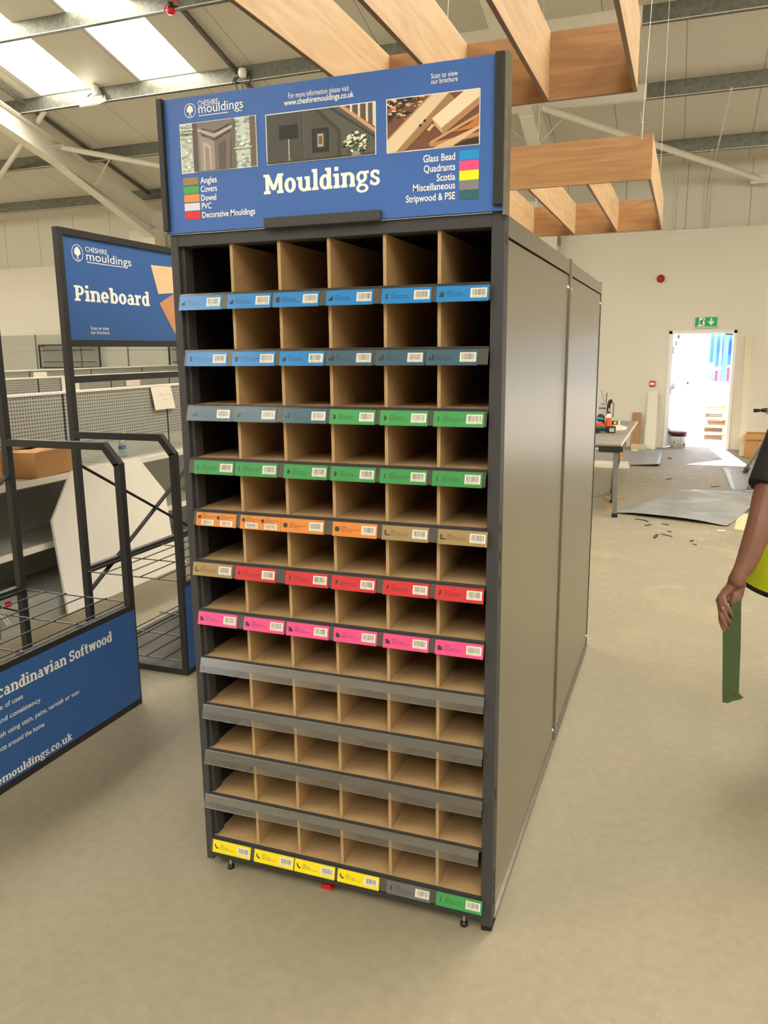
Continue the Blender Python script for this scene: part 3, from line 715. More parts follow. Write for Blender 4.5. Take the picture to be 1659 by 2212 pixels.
# ---------------------------------------------------------------- header sign
HY = -.010
X, Z = V((1, 0, 0)), V((0, 0, 1))
hp = lambda u, v: ony(u, v, HY)
def zc(u, v): # point from header close-up pixels
    return hp(u/2.1545+340, v/2.1545+100)
HX0, HX1 = hp(352, 360).x, hp(1090, 290).x
HZ0, HZ1 = (hp(372, 500).z+hp(1070, 462).z)/2, (hp(360, 214).z+hp(1085, 116).z)/2
hdr = MB().box(HX0, HX1, HY, HY+.012, HZ0, HZ1).build('header_board', M_blue, cab, bevel=.001, label='blue printed header board')
e = .0006
MB().box(HX0-.004, HX0+.014, HY-.012, HY+.03, HZ0+.006, HZ1+.002).build('end_channel', M_black, cab, bevel=.003)
MB().box(HX1-.024, HX1, HY-.012, HY+.03, HZ0+.012, HZ1+.002).build('end_channel', M_black, cab, bevel=.003)
MB().box(HX1, HX1+.008, HY-.006, HY+.034, HZ0-.01, HZ1+.004).build('header_post', M_paneledge, cab)
px0, px1 = zc(502, 830).x, zc(1045, 790).x
MB().box(px0, px1, HY-.01, HY, HZ0-.004, HZ0+.022).build('header_bracket', M_char, cab, bevel=.002)
b = MB()   # print on the board: 0 white
A = HY - e
def at(u, v): p = zc(u, v); return V((p.x, A, p.z))
def wd(u0, v0, u1, v1): return zc(u1, v1).x - zc(u0, v0).x
def tree_logo(b, c, r, X, Z, mi=0):
    n = 40
    for i in range(n):
        t0, t1 = 2*math.pi*i/n, 2*math.pi*(i+1)/n
        q = [(r*math.cos(t0), r*math.sin(t0)), (r*math.cos(t1), r*math.sin(t1)), (r*.92*math.cos(t1), r*.92*math.sin(t1)), (r*.92*math.cos(t0), r*.92*math.sin(t0))]
        b.add([c+X*x+Z*y for x, y in q], [(0, 1, 2, 3)], mi)
    nz = X.cross(Z).normalized()*.00002; q_ = 0
    for cx, cy, rr in ((0, .48, .26), (-.24, .26, .27), (.24, .26, .27), (-.32, .02, .24), (.32, .02, .24), (0, .1, .36), (0, -.12, .25)):
        q_ += 1
        b.add([c+nz*q_+X*(r*(cx+rr*math.cos(2*math.pi*i/16)))+Z*(r*(cy+rr*math.sin(2*math.pi*i/16))) for i in range(16)], [tuple(range(16))], mi)
    for s in (-1, 1):
        b.add([c+nz*9+X*r*x*s+Z*r*y for x, y in ((.02, -.3), (.12, -.3), (.15, -.6), (.28, -.86), (.2, -.88), (.06, -.6))], [(0, 1, 2, 3, 4, 5)], mi)
lc = at(152, 300); lr = .0182
tree_logo(b, lc, lr, X, Z)
put_text(b, 'CHESHIRE', at(190, 281), X, Z, .0205, width=wd(190, 282, 282, 262), mi=0)
put_text(b, 'mouldings', at(192, 313), X, Z, .034, width=wd(192, 313, 400, 298), mi=0)
p0 = at(192, 326); b.add([p0, p0+X*wd(192, 326, 330, 312), p0+X*wd(192, 326, 330, 312)+Z*.0018, p0+Z*.0018], [(0, 1, 2, 3)], 0)
p1 = at(372, 303); b.add([p1, p1+X*.014, p1+X*.014+Z*.0018, p1+Z*.0018], [(0, 1, 2, 3)], 0)
b.build('logo', [M_white], hdr); b = MB()
put_text(b, 'For more information please visit', at(610, 243), X, Z, .0185, width=wd(610, 243, 892, 208), mi=0)
put_text(b, 'www.cheshiremouldings.co.uk', at(590, 277), X, Z, .0195, width=wd(590, 277, 915, 237), bold=.014, mi=0)
b.build('web_address', [M_white], hdr); b = MB()
put_text(b, 'Scan to view', at(1274, 151), X, Z, .0165, width=wd(1274, 150, 1398, 136), mi=0)
put_text(b, 'our brochure', at(1274, 177), X, Z, .0165, width=wd(1274, 176, 1398, 160), mi=0)
b.build('scan_note', [M_white], hdr); b = MB()
slab_text(b, 'Mouldings', at(497, 690), X, Z, .0355, width=wd(497, 690, 1042, 650), mi=0)
b.build('title', [M_white], hdr); b = MB()
for i, s in enumerate(('Angles', 'Covers', 'Dowel', 'PVC', 'Decorative Mouldings')):
    v = (639, 679, 720, 758, 799)[i]; u = (201, 203, 205, 208, 210)[i]; ue = (277, 278, 275, 252, 456)[i]
    put_text(b, s, at(u, v), X, Z, .0225, width=wd(u, v, ue, v-8), bold=.012, mi=0)
b.build('key_words', [M_white], hdr); b = MB()
for i, s in enumerate(('Glass Bead', 'Quadrants', 'Scotia', 'Miscellaneous', 'Stripwood & PSE')):
    v = (541, 588, 628, 677, 728)[i]; u = (1238, 1240, 1300, 1190, 1157)[i]
    put_text(b, s, at(u, v), X, Z, .0235, width=wd(u, v, 1386, v-14), bold=.012, mi=0)
b.build('key_words', [M_white], hdr)
for i, c in enumerate((('#947b52', 'tan'), ('#3fa045', 'green'), ('#ec8a3a', 'orange'), ('#d3d5d8', 'pale grey'), ('#d3222f', 'red'))):
    a0 = at((121, 124, 127, 129, 132)[i], (650, 690, 728, 768, 808)[i])
    MB().box(a0.x, a0.x+wd(121, 650, 192, 642), A-.0002, HY, a0.z, a0.z+.0195).build('colour_swatch', mat('swatch_'+c[1].replace(' ', '_'), c[0], .45), hdr, label=c[1]+' colour key swatch')
for i, c in enumerate((('#0e8fd6', 'bright blue'), ('#ec4a86', 'pink'), ('#f7e512', 'yellow'), ('#7b7c7e', 'mid grey'), ('#1f5f66', 'teal'))):
    a0 = at(1405, (532, 580, 626, 672, 716)[i])
    MB().box(a0.x, a0.x+wd(1404, 530, 1495, 520), A-.0002, HY, a0.z, a0.z+.0222).build('colour_swatch', mat('swatch_'+c[1].replace(' ', '_'), c[0], .45), hdr, label=c[1]+' colour key swatch')
# three printed pictures
def picture(tl, br, name, lab, paint):
    a, c = at(*tl), at(*br)
    x0, x1, z0, z1 = a.x, c.x, c.z, a.z
    b = MB(); mats = [M_white]; idx = {}
    b.box(x0-.002, x1+.002, A-.0002, HY, z0-.002, z1+.002, 0)
    lay = [0]
    def P(poly, hexc):
        if hexc not in idx: idx[hexc] = len(mats); mats.append(mat('print_'+hexc[1:], hexc, .5))
        lay[0] += 1; y = A-.0003-lay[0]*.00002
        b.add([(x0+(x1-x0)*min(1, max(0, u)), y, z0+(z1-z0)*min(1, max(0, v))) for u, v in poly], [tuple(range(len(poly)))], idx[hexc])
    paint(P)
    b.build(name, mats, hdr, label=lab)
R = lambda x0, y0, x1, y1: [(x0, y0), (x1, y0), (x1, y1), (x0, y1)]
def pic1(P):
    P(R(0, 0, 1, 1), '#8a8078'); rnd = random.Random(3)
    P(R(0, .0, .18, 1), '#c6d0c4'); P(R(.72, 0, 1, 1), '#c4d2c8')
    for q in range(150):
        x, y = rnd.choice((rnd.uniform(.0, .17), rnd.uniform(.72, .96))), rnd.uniform(0, 1); s = rnd.uniform(.012, .04)
        P([(x-s, y), (x, y-s), (x+s, y), (x, y+s)], rnd.choice(('#9fb3a8', '#e4e8df', '#86a095', '#b9c6b4')))
    P(R(.17, 0, .24, 1), '#574d47'); P(R(.24, 0, .3, 1), '#857a73'); P(R(.68, 0, .735, 1), '#6a5f58'); P(R(.93, 0, 1, 1), '#6b5a50')
    P(R(0, .86, .18, .89), '#cfc9c0'); P(R(.0, .78, .18, .8), '#5d564f'); P(R(.72, .38, .95, .41), '#cfc8bd')
    P([(.24, .92), (.46, .78), (.7, .92), (.7, 1), (.24, 1)], '#7a716b')
    P([(.24, .82), (.46, .66), (.7, .82), (.7, .88), (.46, .73), (.24, .88)], '#b1a8a0'); P([(.27, .78), (.46, .62), (.68, .78), (.68, .81), (.46, .65), (.27, .81)], '#5e5650')
    P([(.27, .0), (.46, .0), (.46, .58), (.27, .72)], '#978d86'); P([(.46, .0), (.66, .0), (.68, .72), (.46, .58)], '#70675f')
    P([(.31, .0), (.41, .0), (.41, .5), (.31, .6)], '#b5aca5'); P([(.51, .0), (.6, .0), (.62, .6), (.51, .5)], '#574f49')
    P([(.33, .0), (.39, .0), (.39, .44), (.33, .52)], '#8e857d')
def pic2(P):
    P(R(0, 0, 1, 1), '#4b4a43'); P(R(0, 0, .33, 1), '#45443d'); P(R(.335, 0, .345, .96), '#2f2e2a'); P(R(.345, 0, .352, .96), '#5e5c53')
    P([(.45, 1), (.66, .52), (.66, 0), (.69, 0), (.69, .54), (.49, 1)], '#38372f'); P([(.5, 1), (.7, .54), (.7, 0), (1, 0), (1, 1)], '#55534b')
    P([(.68, 1), (1, .42), (1, .5), (.73, 1)], '#c89a72'); P([(.58, 1), (1, .3), (1, .36), (.62, 1)], '#34332d')
    for x in (.78, .85, .92, .98): P([(x, 1.0-(x-.70)*1.55), (x+.02, 1.0-(x-.70)*1.55-.03), (x+.02, 1), (x, 1)], '#e2cdb6')
    P(R(.205, .06, .215, .5), '#b9b3a5'); P(R(.12, .47, .30, .76), '#141715'); P(R(.19, .03, .23, .06), '#8a8577')
    P(R(.43, .14, .585, .62), '#161513'); P(R(.455, .2, .56, .56), '#2b2722'); P(R(.48, .25, .535, .51), '#b29f86'); P(R(.49, .3, .525, .46), '#6a5443')
    rnd = random.Random(5)
    for q in range(150):
        a, r = rnd.uniform(0, 6.28), rnd.uniform(0, 1)**.5; x, y = .83+.115*r*math.cos(a), .26+.2*r*math.sin(a); s = rnd.uniform(.012, .022)
        P([(x-s, y), (x-s*.4, y-s*1.6), (x+s, y-s*.4), (x+s*.4, y+s*1.6)], rnd.choice(('#e9e2d6', '#d9cfc0', '#5d6f45', '#3f5232', '#46583a', '#f2ece2', '#2d3b25')))
    P(R(.0, .0, 1, .03), '#3b3933'); P([(.79, 0), (.88, 0), (.86, .08), (.81, .08)], '#8f8a80')
def pic3(P):
    P(R(0, 0, 1, 1), '#6e4630'); P([(.0, .55), (.3, 1), (0, 1)], '#2a211c'); rnd = random.Random(9)
    for q in range(60):
        x, y = rnd.uniform(.0, .42), rnd.uniform(.6, 1); s = rnd.uniform(.01, .035)
        if x*1.3+.3 < y: P([(x-s, y-s*.5), (x+s, y-s), (x+s*.6, y+s), (x-s, y+s*.6)], rnd.choice(('#caa27a', '#171310', '#8a5a3c', '#e2c29a', '#3a2a22')))
    P([(0, 0), (.1, 0), (.68, 1), (.5, 1), (0, .22)], '#d9c3a0'); P([(.1, 0), (.2, .0), (.74, .88), (.68, 1)], '#9a7650'); P([(.5, 1), (0, .22), (0, .25), (.47, 1)], '#b08d66')
    for x, y in ((.37, .45), (.42, .53)): P([(x+.016*math.cos(t*.628), y+.03*math.sin(t*.628)) for t in range(10)], '#33241a')
    P([(.5, .56), (.84, 1), (1, 1), (1, .86), (.6, .36)], '#e7d3b2'); P([(.6, .36), (1, .86), (1, .72), (.62, .24)], '#a98057'); P([(.5, .56), (.6, .36), (.62, .24), (.53, .42)], '#c9a678')
    P([(.46, .06), (1, .5), (1, .56), (.48, .13)], '#c09468'); P([(.48, .02), (1, .14), (1, .22), (.48, .1)], '#b3845a'); P([(.7, .26), (1, .3), (1, .52), (.88, .36)], '#b8753f')
    P([(.5, .0), (.72, .0), (1, .28), (1, .33)], '#d8b58a'); P([(.72, 0), (1, 0), (1, .1), (.9, .1)], '#2e1f17'); P([(.44, .36), (.5, .46), (.53, .43), (.47, .32)], '#d3ad80')
picture((106, 368), (465, 556), 'printed_picture', 'picture of a grey panelled corner between bright windows', pic1)
picture((506, 323), (1015, 500), 'printed_picture', 'picture of a dark panelled room with lamp, frame and flowers', pic2)
picture((1069, 252), (1497, 453), 'printed_picture', 'picture of pale timber offcuts on a brown bench', pic3)
# red tag under the cabinet
o = MB().box(.41, .446, .015, .05, 0, .012).box(.415, .441, .012, .04, .012, .02).build('packing_clip', mat('red_plastic', '#c4141c', .4), loc=(.428, .03, 0))
tag(o, 'small red plastic clip on the floor under the front of the mouldings cabinet', 'clip')
# ================================================================ BLACK TUBE DISPLAY STANDS
M_wire = mat('black_wire', '#2b2a28', .3, spec=.6)
M_tray = mat('dark_tray', '#3a3734', .28, metal=.5, var=.15, scale=3)
M_pine = wood('printed_pine', '#e0b98c', '#efcfa6', (1, 6, .8), 5)
def make_stand(name, label, xb, xf, y0, y1, base=False):
    t = .035; h = t/2
    root = thing(name, label, 'display stand', (xb, y0, 0))
    BX, FX = xb+h, xf-h
    for y in (y0+h, y1-h):
        MB().box(BX-h, BX+h, y-h, y+h, 0, 2.285).build('back_post', M_black, root, bevel=.002)
        MB().box(FX-h, FX+h, y-h, y+h, 0, 1.175).build('front_post', M_black, root, bevel=.002)
        b = MB().box(BX+h, FX-.075, y-h, y+h, 1.232, 1.267)
        b.prism([(FX-.076, 1.232), (FX-h, 1.158), (FX+h, 1.172), (FX-.066, 1.267), (FX-.076, 1.267)], (0, y-h, 0), (1, 0, 0), (0, 0, 1), (0, t, 0))
        b.build('side_arch', M_black, root, bevel=.0015)
        MB().box(BX+h, FX-h, y-h, y+h, .0, .033).build('side_rail', M_black, root, bevel=.0015)
    for z in (2.25, 1.70, 1.515, .50, .0):
        MB().box(BX-h, BX+h, y0+t, y1-t, z, z+t).build('back_rail', M_black, root, bevel=.0015)
    MB().box(FX-h, FX+h, y0+t, y1-t, .478, .505).build('front_rail', M_black, root, bevel=.0015)
    MB().box(FX-h, FX+h, y0+t, y1-t, 0, .03).build('front_rail', M_black, root, bevel=.0015)
    b = MB()
    b.bar((BX-.006, y0+t, 1.09), (BX-.006, y1-t, .40), .006, .028, up=(1, 0, 0)); b.bar((BX+.004, y0+t, .40), (BX+.004, y1-t, 1.09), .006, .028, up=(1, 0, 0))
    b.build('cross_brace', mat('brace_black', '#1d1c1b', .75, spec=.2), root)
    # wire decks
    for z, nm in ((.513, 'wire_shelf'), (.075, 'wire_deck')):
        if z < .1 and not base: continue
        b = MB()
        n = 6
        for i in range(n):
            x = BX+.03 + (FX-BX-.045)*i/(n-1)
            b.tube((x, y0+.0, z+.005), (x, y1-.01, z+.005), .0032, n=8)
        m = 5
        for i in range(m):
            y = y0+.005 + (y1-y0-.02)*i/(m-1)
            b.tube((BX-h, y, z), (FX+h-.004, y, z), .0036, n=8)
        b.build(nm, M_wire, root)
    if base: MB().box(BX+h, FX-h, y0+t, y1-t, .022, .03).build('base_tray', M_tray, root)
    # front panel
    pnl = MB().box(FX+h-.006, FX+h+.002, y0+.012, y1-.012, .032, .478).build('front_panel', M_blue2, root, label='blue printed lower panel')
    sg = MB().box(BX-.006, BX+.006, y0+t, y1-t, 1.735, 2.25).build('sign_panel', M_blue2, root, label='blue printed sign panel')
    return root, pnl, sg, FX+h+.0027, BX+.0067
Yv = V((0, 1, 0))
# --- front left stand (softwood)
r1, pnl1, sg1, fx1, bx1 = make_stand('softwood_display_stand', 'black tube display stand with a blue Scandinavian Softwood panel, cut by the left edge', -1.672, -.985, -.40, .962)
b = MB()
def yon(u, v): return onx(u, v, fx1)
def yline(body, u1, v1, z_of, size, kind, yL=None, u0=None, v0=None, bold=0.0):
    """a line of print ending at (u1,v1); its start is measured or carried past the picture edge"""
    e1 = yon(u1, v1)
    if u0 is not None: w = e1.y - yon(u0, v0).y
    else: w = yL
    o = V((fx1, e1.y-w, e1.z))
    if kind == 'slab': slab_text(b, body, o, Yv, Z, size, width=w)
    else: put_text(b, body, o, Yv, Z, size, width=w, bold=bold)
# heading: the visible part fixes the letter size, the hidden start follows from it
eh = yon(243, 1382); sh = yon(0, 1503)
full = (eh.y-sh.y)*21/19.6
slab_text(b, 'Scandinavian Softwood', V((fx1, eh.y-full, eh.z-.004)), Yv, Z, .0335, width=full)
for body, u1, v1, vis, u0, v0, bold in (('Suitable for a wide range of uses', 50, 1508, .27, 0, 1533, 0), ('Selected for quality and consistency', 88, 1515, .42, 0, 1558, 0),
                                        ('Easy to finish using stain, paint, varnish or wax', 172, 1497, .78, 0, 1602, 0), ('Ideal for projects around the home', 96, 1568, .60, 0, 1616, 0)):
    e1 = yon(u1, v1); w = (e1.y-yon(u0, v0).y)/vis
    put_text(b, body, V((fx1, e1.y-w, e1.z)), Yv, Z, .029, width=w, bold=.01)
e1 = yon(157, 1596); w = (e1.y-yon(0, 1690).y)/.56
slab_text(b, 'www.cheshiremouldings.co.uk', V((fx1, e1.y-w, e1.z)), Yv, Z, .0235, width=w)
b.build('panel_lettering', [mat('panel_print', '#ece9df', .5)], pnl1)
# --- second stand (pineboard)
r2, pnl2, sg2, fx2, bx2 = make_stand('pineboard_display_stand', 'black tube display stand with a blue Pineboard sign, half hidden behind the cabinet', -1.603, -.962, 1.315, 2.62, base=True)
b = MB()
sx_ = lambda u, v: (lambda p: V((bx2, p.y, p.z)))(onx(u, v, bx2))
z4 = lambda u, v: sx_(u/3.7705, v/3.7705+480)          # sign close-up pixels
c = z4(630, 250); tree_logo(b, c, .042, Yv, Z)
put_text(b, 'CHESHIRE', z4(697, 238), Yv, Z, .0365, width=z4(872, 258).y-z4(697, 240).y)
put_text(b, 'mouldings', z4(705, 308), Yv, Z, .064, width=z4(1070, 360).y-z4(705, 308).y)
q0, q1 = z4(708, 328), z4(1000, 362)
b.add([q0, V((bx2, q1.y, q0.z)), V((bx2, q1.y, q0.z+.004)), q0+Z*.004], [(0, 1, 2, 3)])
b.build('logo', [M_white], sg2); b = MB()
slab_text(b, 'Pineboard', z4(610, 638), Yv, Z, .056, width=z4(1225, 682).y-z4(610, 638).y)
b.build('title', [M_white], sg2); b = MB()
put_text(b, 'Scan to view', z4(740, 875), Yv, Z, .026, width=z4(890, 880).y-z4(740, 875).y)
put_text(b, 'our brochure', z4(742, 910), Yv, Z, .026, width=z4(893, 912).y-z4(742, 908).y)
b.build('scan_note', [M_white], sg2)
b = MB()
pA = [z4(1228, 348), z4(1395, 366), z4(1405, 578), z4(1290, 585)]
d1 = pA[1]-pA[0]; d2 = pA[2]-pA[3]
b.poly([pA[0], pA[0]+d1*2.2, pA[3]+d2*2.6, pA[3]], 0)
pB = [z4(1300, 660), z4(1405, 590), z4(1425, 905)]
b.poly([pB[0], pB[1], pB[1]+(pB[1]-pB[0])*1.0, pB[2]+(pB[1]-pB[0])*1.0, pB[2]], 1)
b.build('printed_boards', [mat('print_pine', '#e6c297', .5, var=.06, scale=14, stretch=(1, 1, 5)), mat('print_pine_shade', '#c98f62', .5, var=.08, scale=14, stretch=(1, 5, 1))], sg2, label='picture of pale pine boards')

# ================================================================ LEANING WHITE BOARD, GREY SHELVING
M_mela = mat('white_melamine', '#efe9dc', .5, var=.015, scale=3)
bb = -2.275; tilt = .155      # metres back per metre of height
n_ = V((1, 0, tilt)); cpl = bb
def onboard(u, v): return pl(u, v, n_, cpl)
pts = [onboard(*q) for q in ((155, 1016), (113, 1125), (149, 1329))]
pts += [V((bb, 3.25, 0.0)), onboard(373, 1165), onboard(356, 1060), onboard(298, 988)]
pts[2].z = .002
th = V((-1, 0, -tilt)).normalized()*.018
b = MB(); n = len(pts)
b.add(pts+[p+th for p in pts], [tuple(range(n)), tuple(reversed(range(n, 2*n)))]+[(i, n+i, n+(i+1) % n, (i+1) % n) for i in range(n)], 0)
o = b.build('leaning_board', M_mela); tag(o, 'big white many-sided board leaning against the grey shelving behind the stands', 'board')
print('BOARD', [tuple(round(c, 2) for c in p) for p in pts])

M_shelf = mat('grey_shelf_steel', '#a8a89c', .42, spec=.5)
M_shelfd = mat('grey_plinth', '#9a9b92', .45)
M_peg = dots_mat('pegboard_steel', '#a3a297', '#3c3b37', .025, .0062)
M_cream = mat('cream_cap', '#e9e3d2', .4)
def gondola(xb, y0, y1, zt, lab, group, facing=1, shelves=True, peg=True):
    s = facing
    root = thing('shelving_bay', lab, 'shelving', (xb, y0, 0), group)
    g = .006
    def bx(b, xa, xc, ya, yb, za, zc_, mi=0):
        xa, xc = sorted((xb+s*xa, xb+s*xc)); return b.box(xa, xc, ya, yb, za, zc_, mi)
    b = bx(MB(), -.02, .0, y0+g, y1-g, .97 if peg else .1, zt-.012); b.build('pegboard_panel' if peg else 'back_panel', M_peg if peg else M_shelf, root)
    bx(MB(), -.02, .0, y0+g, y1-g, .1, .968).build('back_panel', M_shelf, root)
    bx(MB(), -.03, .012, y0+.0005, y1-.0005, zt-.012, zt+.004).build('top_cap', M_cream, root)
    for ya, yb in ((y0+.0005, y0+.0055), (y1-.0055, y1-.0005)):
        bx(MB(), -.03, .004, ya, yb, 0, zt-.012).build('upright', M_black, root)
    if shelves:
        for z, d in ((.885, .42), (.462, .42)):
            sh = bx(MB(), .0, d, y0+g, y1-g, z-.004, z).build('shelf', M_shelf, root)
            bx(MB(), d, d+.012, y0+g, y1-g, z-.036, z+.004).build('ticket_edge', M_cream, sh)
            bx(MB(), d-.03, d, y0+g, y1-g, z-.045, z-.004).build('shelf_fold', M_shelfd, sh)
            for y in (y0+.008, y1-.012):
                bx(MB(), .0, d-.03, y, y+.004, z-.07, z-.004).build('bracket', M_shelfd, sh)
        bx(MB(), .0, .50, y0+g, y1-g, .135, .145).build('base_shelf', M_shelf, root)
        bx(MB(), .50, .515, y0+g, y1-g, .0, .145).build('plinth', M_shelfd, root)
        # back to back: shelves on the other side
        for z in (.885, .462): bx(MB(), -.44, -.02, y0+g, y1-g, z-.03, z).build('shelf', M_shelf, root)
        bx(MB(), -.52, -.02, y0+g, y1-g, .0, .145).build('base_shelf', M_shelf, root)
    return root
XG = -2.85
for i, (y0, y1) in enumerate(((.16, 1.41), (1.41, 2.66), (2.66, 3.91), (3.91, 5.16))):
    gondola(XG, y0, y1, 1.392, ('grey pegboard shelving bay of the nearest run, at the left picture edge', 'grey pegboard shelving bay of the nearest run, behind the left stand posts', 'grey pegboard shelving bay of the nearest run, holding the spray bottle', 'grey pegboard shelving bay of the nearest run, half hidden by the cabinet')[i], 'nearest shelving run')
for i in range(4):
    gondola(-5.25, 3.75+1.2*i, 4.95+1.2*i, 1.412, 'grey pegboard shelving bay of the middle run, %s from the left' % ('first', 'second', 'third', 'last')[i], 'middle shelving run')
for i in range(4):
    gondola(-7.2, 5.6+1.25*i, 6.85+1.25*i, 1.445, 'grey pegboard shelving bay of the far run, %s from the left' % ('first', 'second', 'third', 'last')[i], 'far shelving run')
# tall wall shelving along the far wall
M_tall = mat('tall_back_panel', '#a09f92', .5)
M_slot = mat('slotted_upright', '#77756a', .5)
M_mesh = None
for i in range(7):
    x0 = -13.0+1.195*i; x1 = x0+1.195; y = 11.88
    root = thing('wall_shelving', 'tall plain grey wall shelving bay against the far wall, %s from the left' % ('first', 'second', 'third', 'fourth', 'fifth', 'sixth', 'seventh')[i], 'shelving', (x0, y, 0), 'tall wall shelving')
    b = MB().box(x0+.006, x1-.006, y-.02, y, .1, 1.72).build('back_panel', M_tall, root)
    MB().box(x0+.006, x1-.006, y-.02, y, 1.726, 2.06).build('upper_panel', M_tall, root)
    bb_ = MB().box(x1-.012, x1+.012, y-.034, y, 0, 2.07, 0)
    for q in range(26): bb_.box(x1-.007, x1+.007, y-.0355, y-.034, .75+q*.05, .78+q*.05, 1)
    bb_.build('slotted_upright', [M_slot, M_ink], root)
    MB().box(x0, x1, y-.48, y-.02, 0, .15).build('base_shelf', M_shelf, root)
    MB().box(x0+.006, x1-.006, y-.4, y-.02, .86, .89).build('shelf', M_shelf, root)
def mesh_frame(x0, x1, y, z0, z1, lab, bars=2):
    root = thing('mesh_panel', lab, 'mesh panel', (x0, y, z0), 'framed mesh panels')
    t = .028
    b = MB().box(x0, x1, y-.03, y, z1-t, z1).box(x0, x1, y-.03, y, z0, z0+t).box(x0, x0+t, y-.03, y, z0+t, z1-t).box(x1-t, x1, y-.03, y, z0+t, z1-t)
    b.build('frame', M_black, root)
    b = MB(); n = int((x1-x0)/.035)
    for i in range(1, n): b.box(x0+(x1-x0)*i/n-.002, x0+(x1-x0)*i/n+.002, y-.014, y-.011, z0, z1)
    n = int((z1-z0)/.035)
    for i in range(1, n): b.box(x0, x1, y-.017, y-.014, z0+(z1-z0)*i/n-.002, z0+(z1-z0)*i/n+.002)
    b.build('wire_mesh', mat('grey_mesh_wire', '#5b5a54', .4), root)
    for k in range(bars):
        z = z0+(z1-z0)*(.27+.48*k)
        MB().box(x0+.12, x1-.12, y-.05, y-.03, z-.008, z+.008).build('hanging_bar', M_black, root)
    for s in (x0+.05, x1-.05): MB().box(s-.01, s+.01, y, 11.86, z1-.05, z1-.02).build('hook', M_black, root)
mesh_frame(-11.65, -10.05, 11.78, 1.36, 1.86, 'black framed mesh panel seen below the Pineboard sign')
mesh_frame(-8.36, -6.8, 11.78, 1.34, 1.85, 'black framed mesh panel beside the cabinet edge')
mesh_frame(-10.05, -9.1, 11.70, .9, 1.27, 'small black framed mesh panel above the far shelving run', 0)

# hand-written paper sheets taped to the shelving
M_paper = mat('paper_sheet', '#efe6d6', .7); M_pencil = mat('pencil', '#b6ab9c', .8)
def paper(pts, lab, scrib=True):
    p = [V(q) for q in pts]
    c = sum(p, V((0, 0, 0)))/4
    b = MB()
    nn = (p[1]-p[0]).cross(p[3]-p[0]).normalized()
    if nn.x < 0: nn = -nn
    b.add(p+[q-nn*.0006 for q in p], [(0, 1, 2, 3), (7, 6, 5, 4), (0, 4, 5, 1), (1, 5, 6, 2), (2, 6, 7, 3), (3, 7, 4, 0)], 0)
    if scrib:
        ax = (p[1]-p[0]); ay = (p[3]-p[0])
        rnd = random.Random(len(lab))
        for row, (x0, x1) in enumerate(((.3, .85), (.4, .7))):
            x = x0
            while x < x1:
                q = [(x, .62-.22*row), (x+.05, .62-.22*row+rnd.uniform(.02, .1)), (x+.058, .62-.22*row+.05), (x+.012, .6-.22*row)]
                b.add([p[0]+ax*u+ay*w+nn*.0006 for u, w in q], [(0, 1, 2, 3)], 1); x += .075
    o = b.build('paper_sheet', [M_paper, M_pencil]); tag(o, lab, 'paper', 'aisle name sheets')
gx = XG+.012
def sheet_px(x, pxs, lab, flap=0, scrib=True):
    pts = [onx(u, v, x) for u, v in pxs]
    for i in (2, 3): pts[i].x += 0
    pts[0].x += flap; pts[1].x += flap
    paper(pts, lab, scrib)
sheet_px(gx+.004, ((332, 886), (375, 881), (368, 833), (325, 837)), 'white paper sheet with pencil writing taped to the nearest pegboard shelving', .02)
sheet_px(-5.23, ((135, 846), (172, 843), (170, 812), (132, 815)), 'tall pale paper sheet on the middle shelving run, left of the stand post')
sheet_px(-5.23, ((273, 834), (303, 832), (302, 820), (272, 822)), 'small pale paper sheet on the middle shelving run, under the stand rail')
sheet_px(-7.18, ((73, 815), (102, 813), (101, 803), (72, 804)), 'small pale paper sheet on the far shelving run, at the left', 0, False)
sheet_px(-7.18, ((271, 812), (300, 810), (300, 806), (271, 808)), 'small pale paper sheet on the far shelving run, nearer the cabinet', 0, False)

# cardboard boxes and spray bottle on the nearest upper shelf
M_card = mat('cardboard', '#b98a55', .8, var=.08, scale=5, bump=.1, bscale=30)
M_cardd = mat('cardboard_inside', '#8a6439', .85)
def carton(c, w, d, h, rot, lab, name='cardboard_box', flaps=True, mats=None):
    root = thing(name, lab, 'box', c)
    root.rotation_euler.z = rot; ORG[root.name] = V((0, 0, 0))
    b = MB(); t = .004
    b.box(-w/2, w/2, -d/2, -d/2+t, 0, h).box(-w/2, w/2, d/2-t, d/2, 0, h).box(-w/2, -w/2+t, -d/2+t, d/2-t, 0, h).box(w/2-t, w/2, -d/2+t, d/2-t, 0, h).box(-w/2+t, w/2-t, -d/2+t, d/2-t, 0, t)
    b.build('carton', [M_card], root, bevel=.002)
    if flaps:
        MB().add([(-w/2, -d/2, h), (w/2, -d/2, h), (w/2-.02, -.01, h+.012), (-w/2+.02, -.02, h-.01)], [(0, 1, 2, 3)]).build('flap', M_card, root)
        MB().add([(-w/2, d/2, h), (w/2, d/2, h), (w/2-.01, .0, h+.02), (-w/2+.02, .01, h+.004)], [(0, 1, 2, 3)]).build('flap', M_card, root)
        MB().add([(w/2, -d/2, h), (w/2, d/2, h), (w/2-.05, d/2-.03, h+.03), (w/2-.06, -d/2+.04, h+.018)], [(0, 1, 2, 3)]).build('flap', M_card, root)
    return root
carton((-2.60, 2.09, .887), .30, .40, .165, .12, 'brown cardboard box with rumpled flaps on the upper grey shelf')
carton((-2.66, 1.55, .887), .28, .36, .22, -.05, 'brown cardboard box at the left picture edge on the upper grey shelf')
M_pet = None
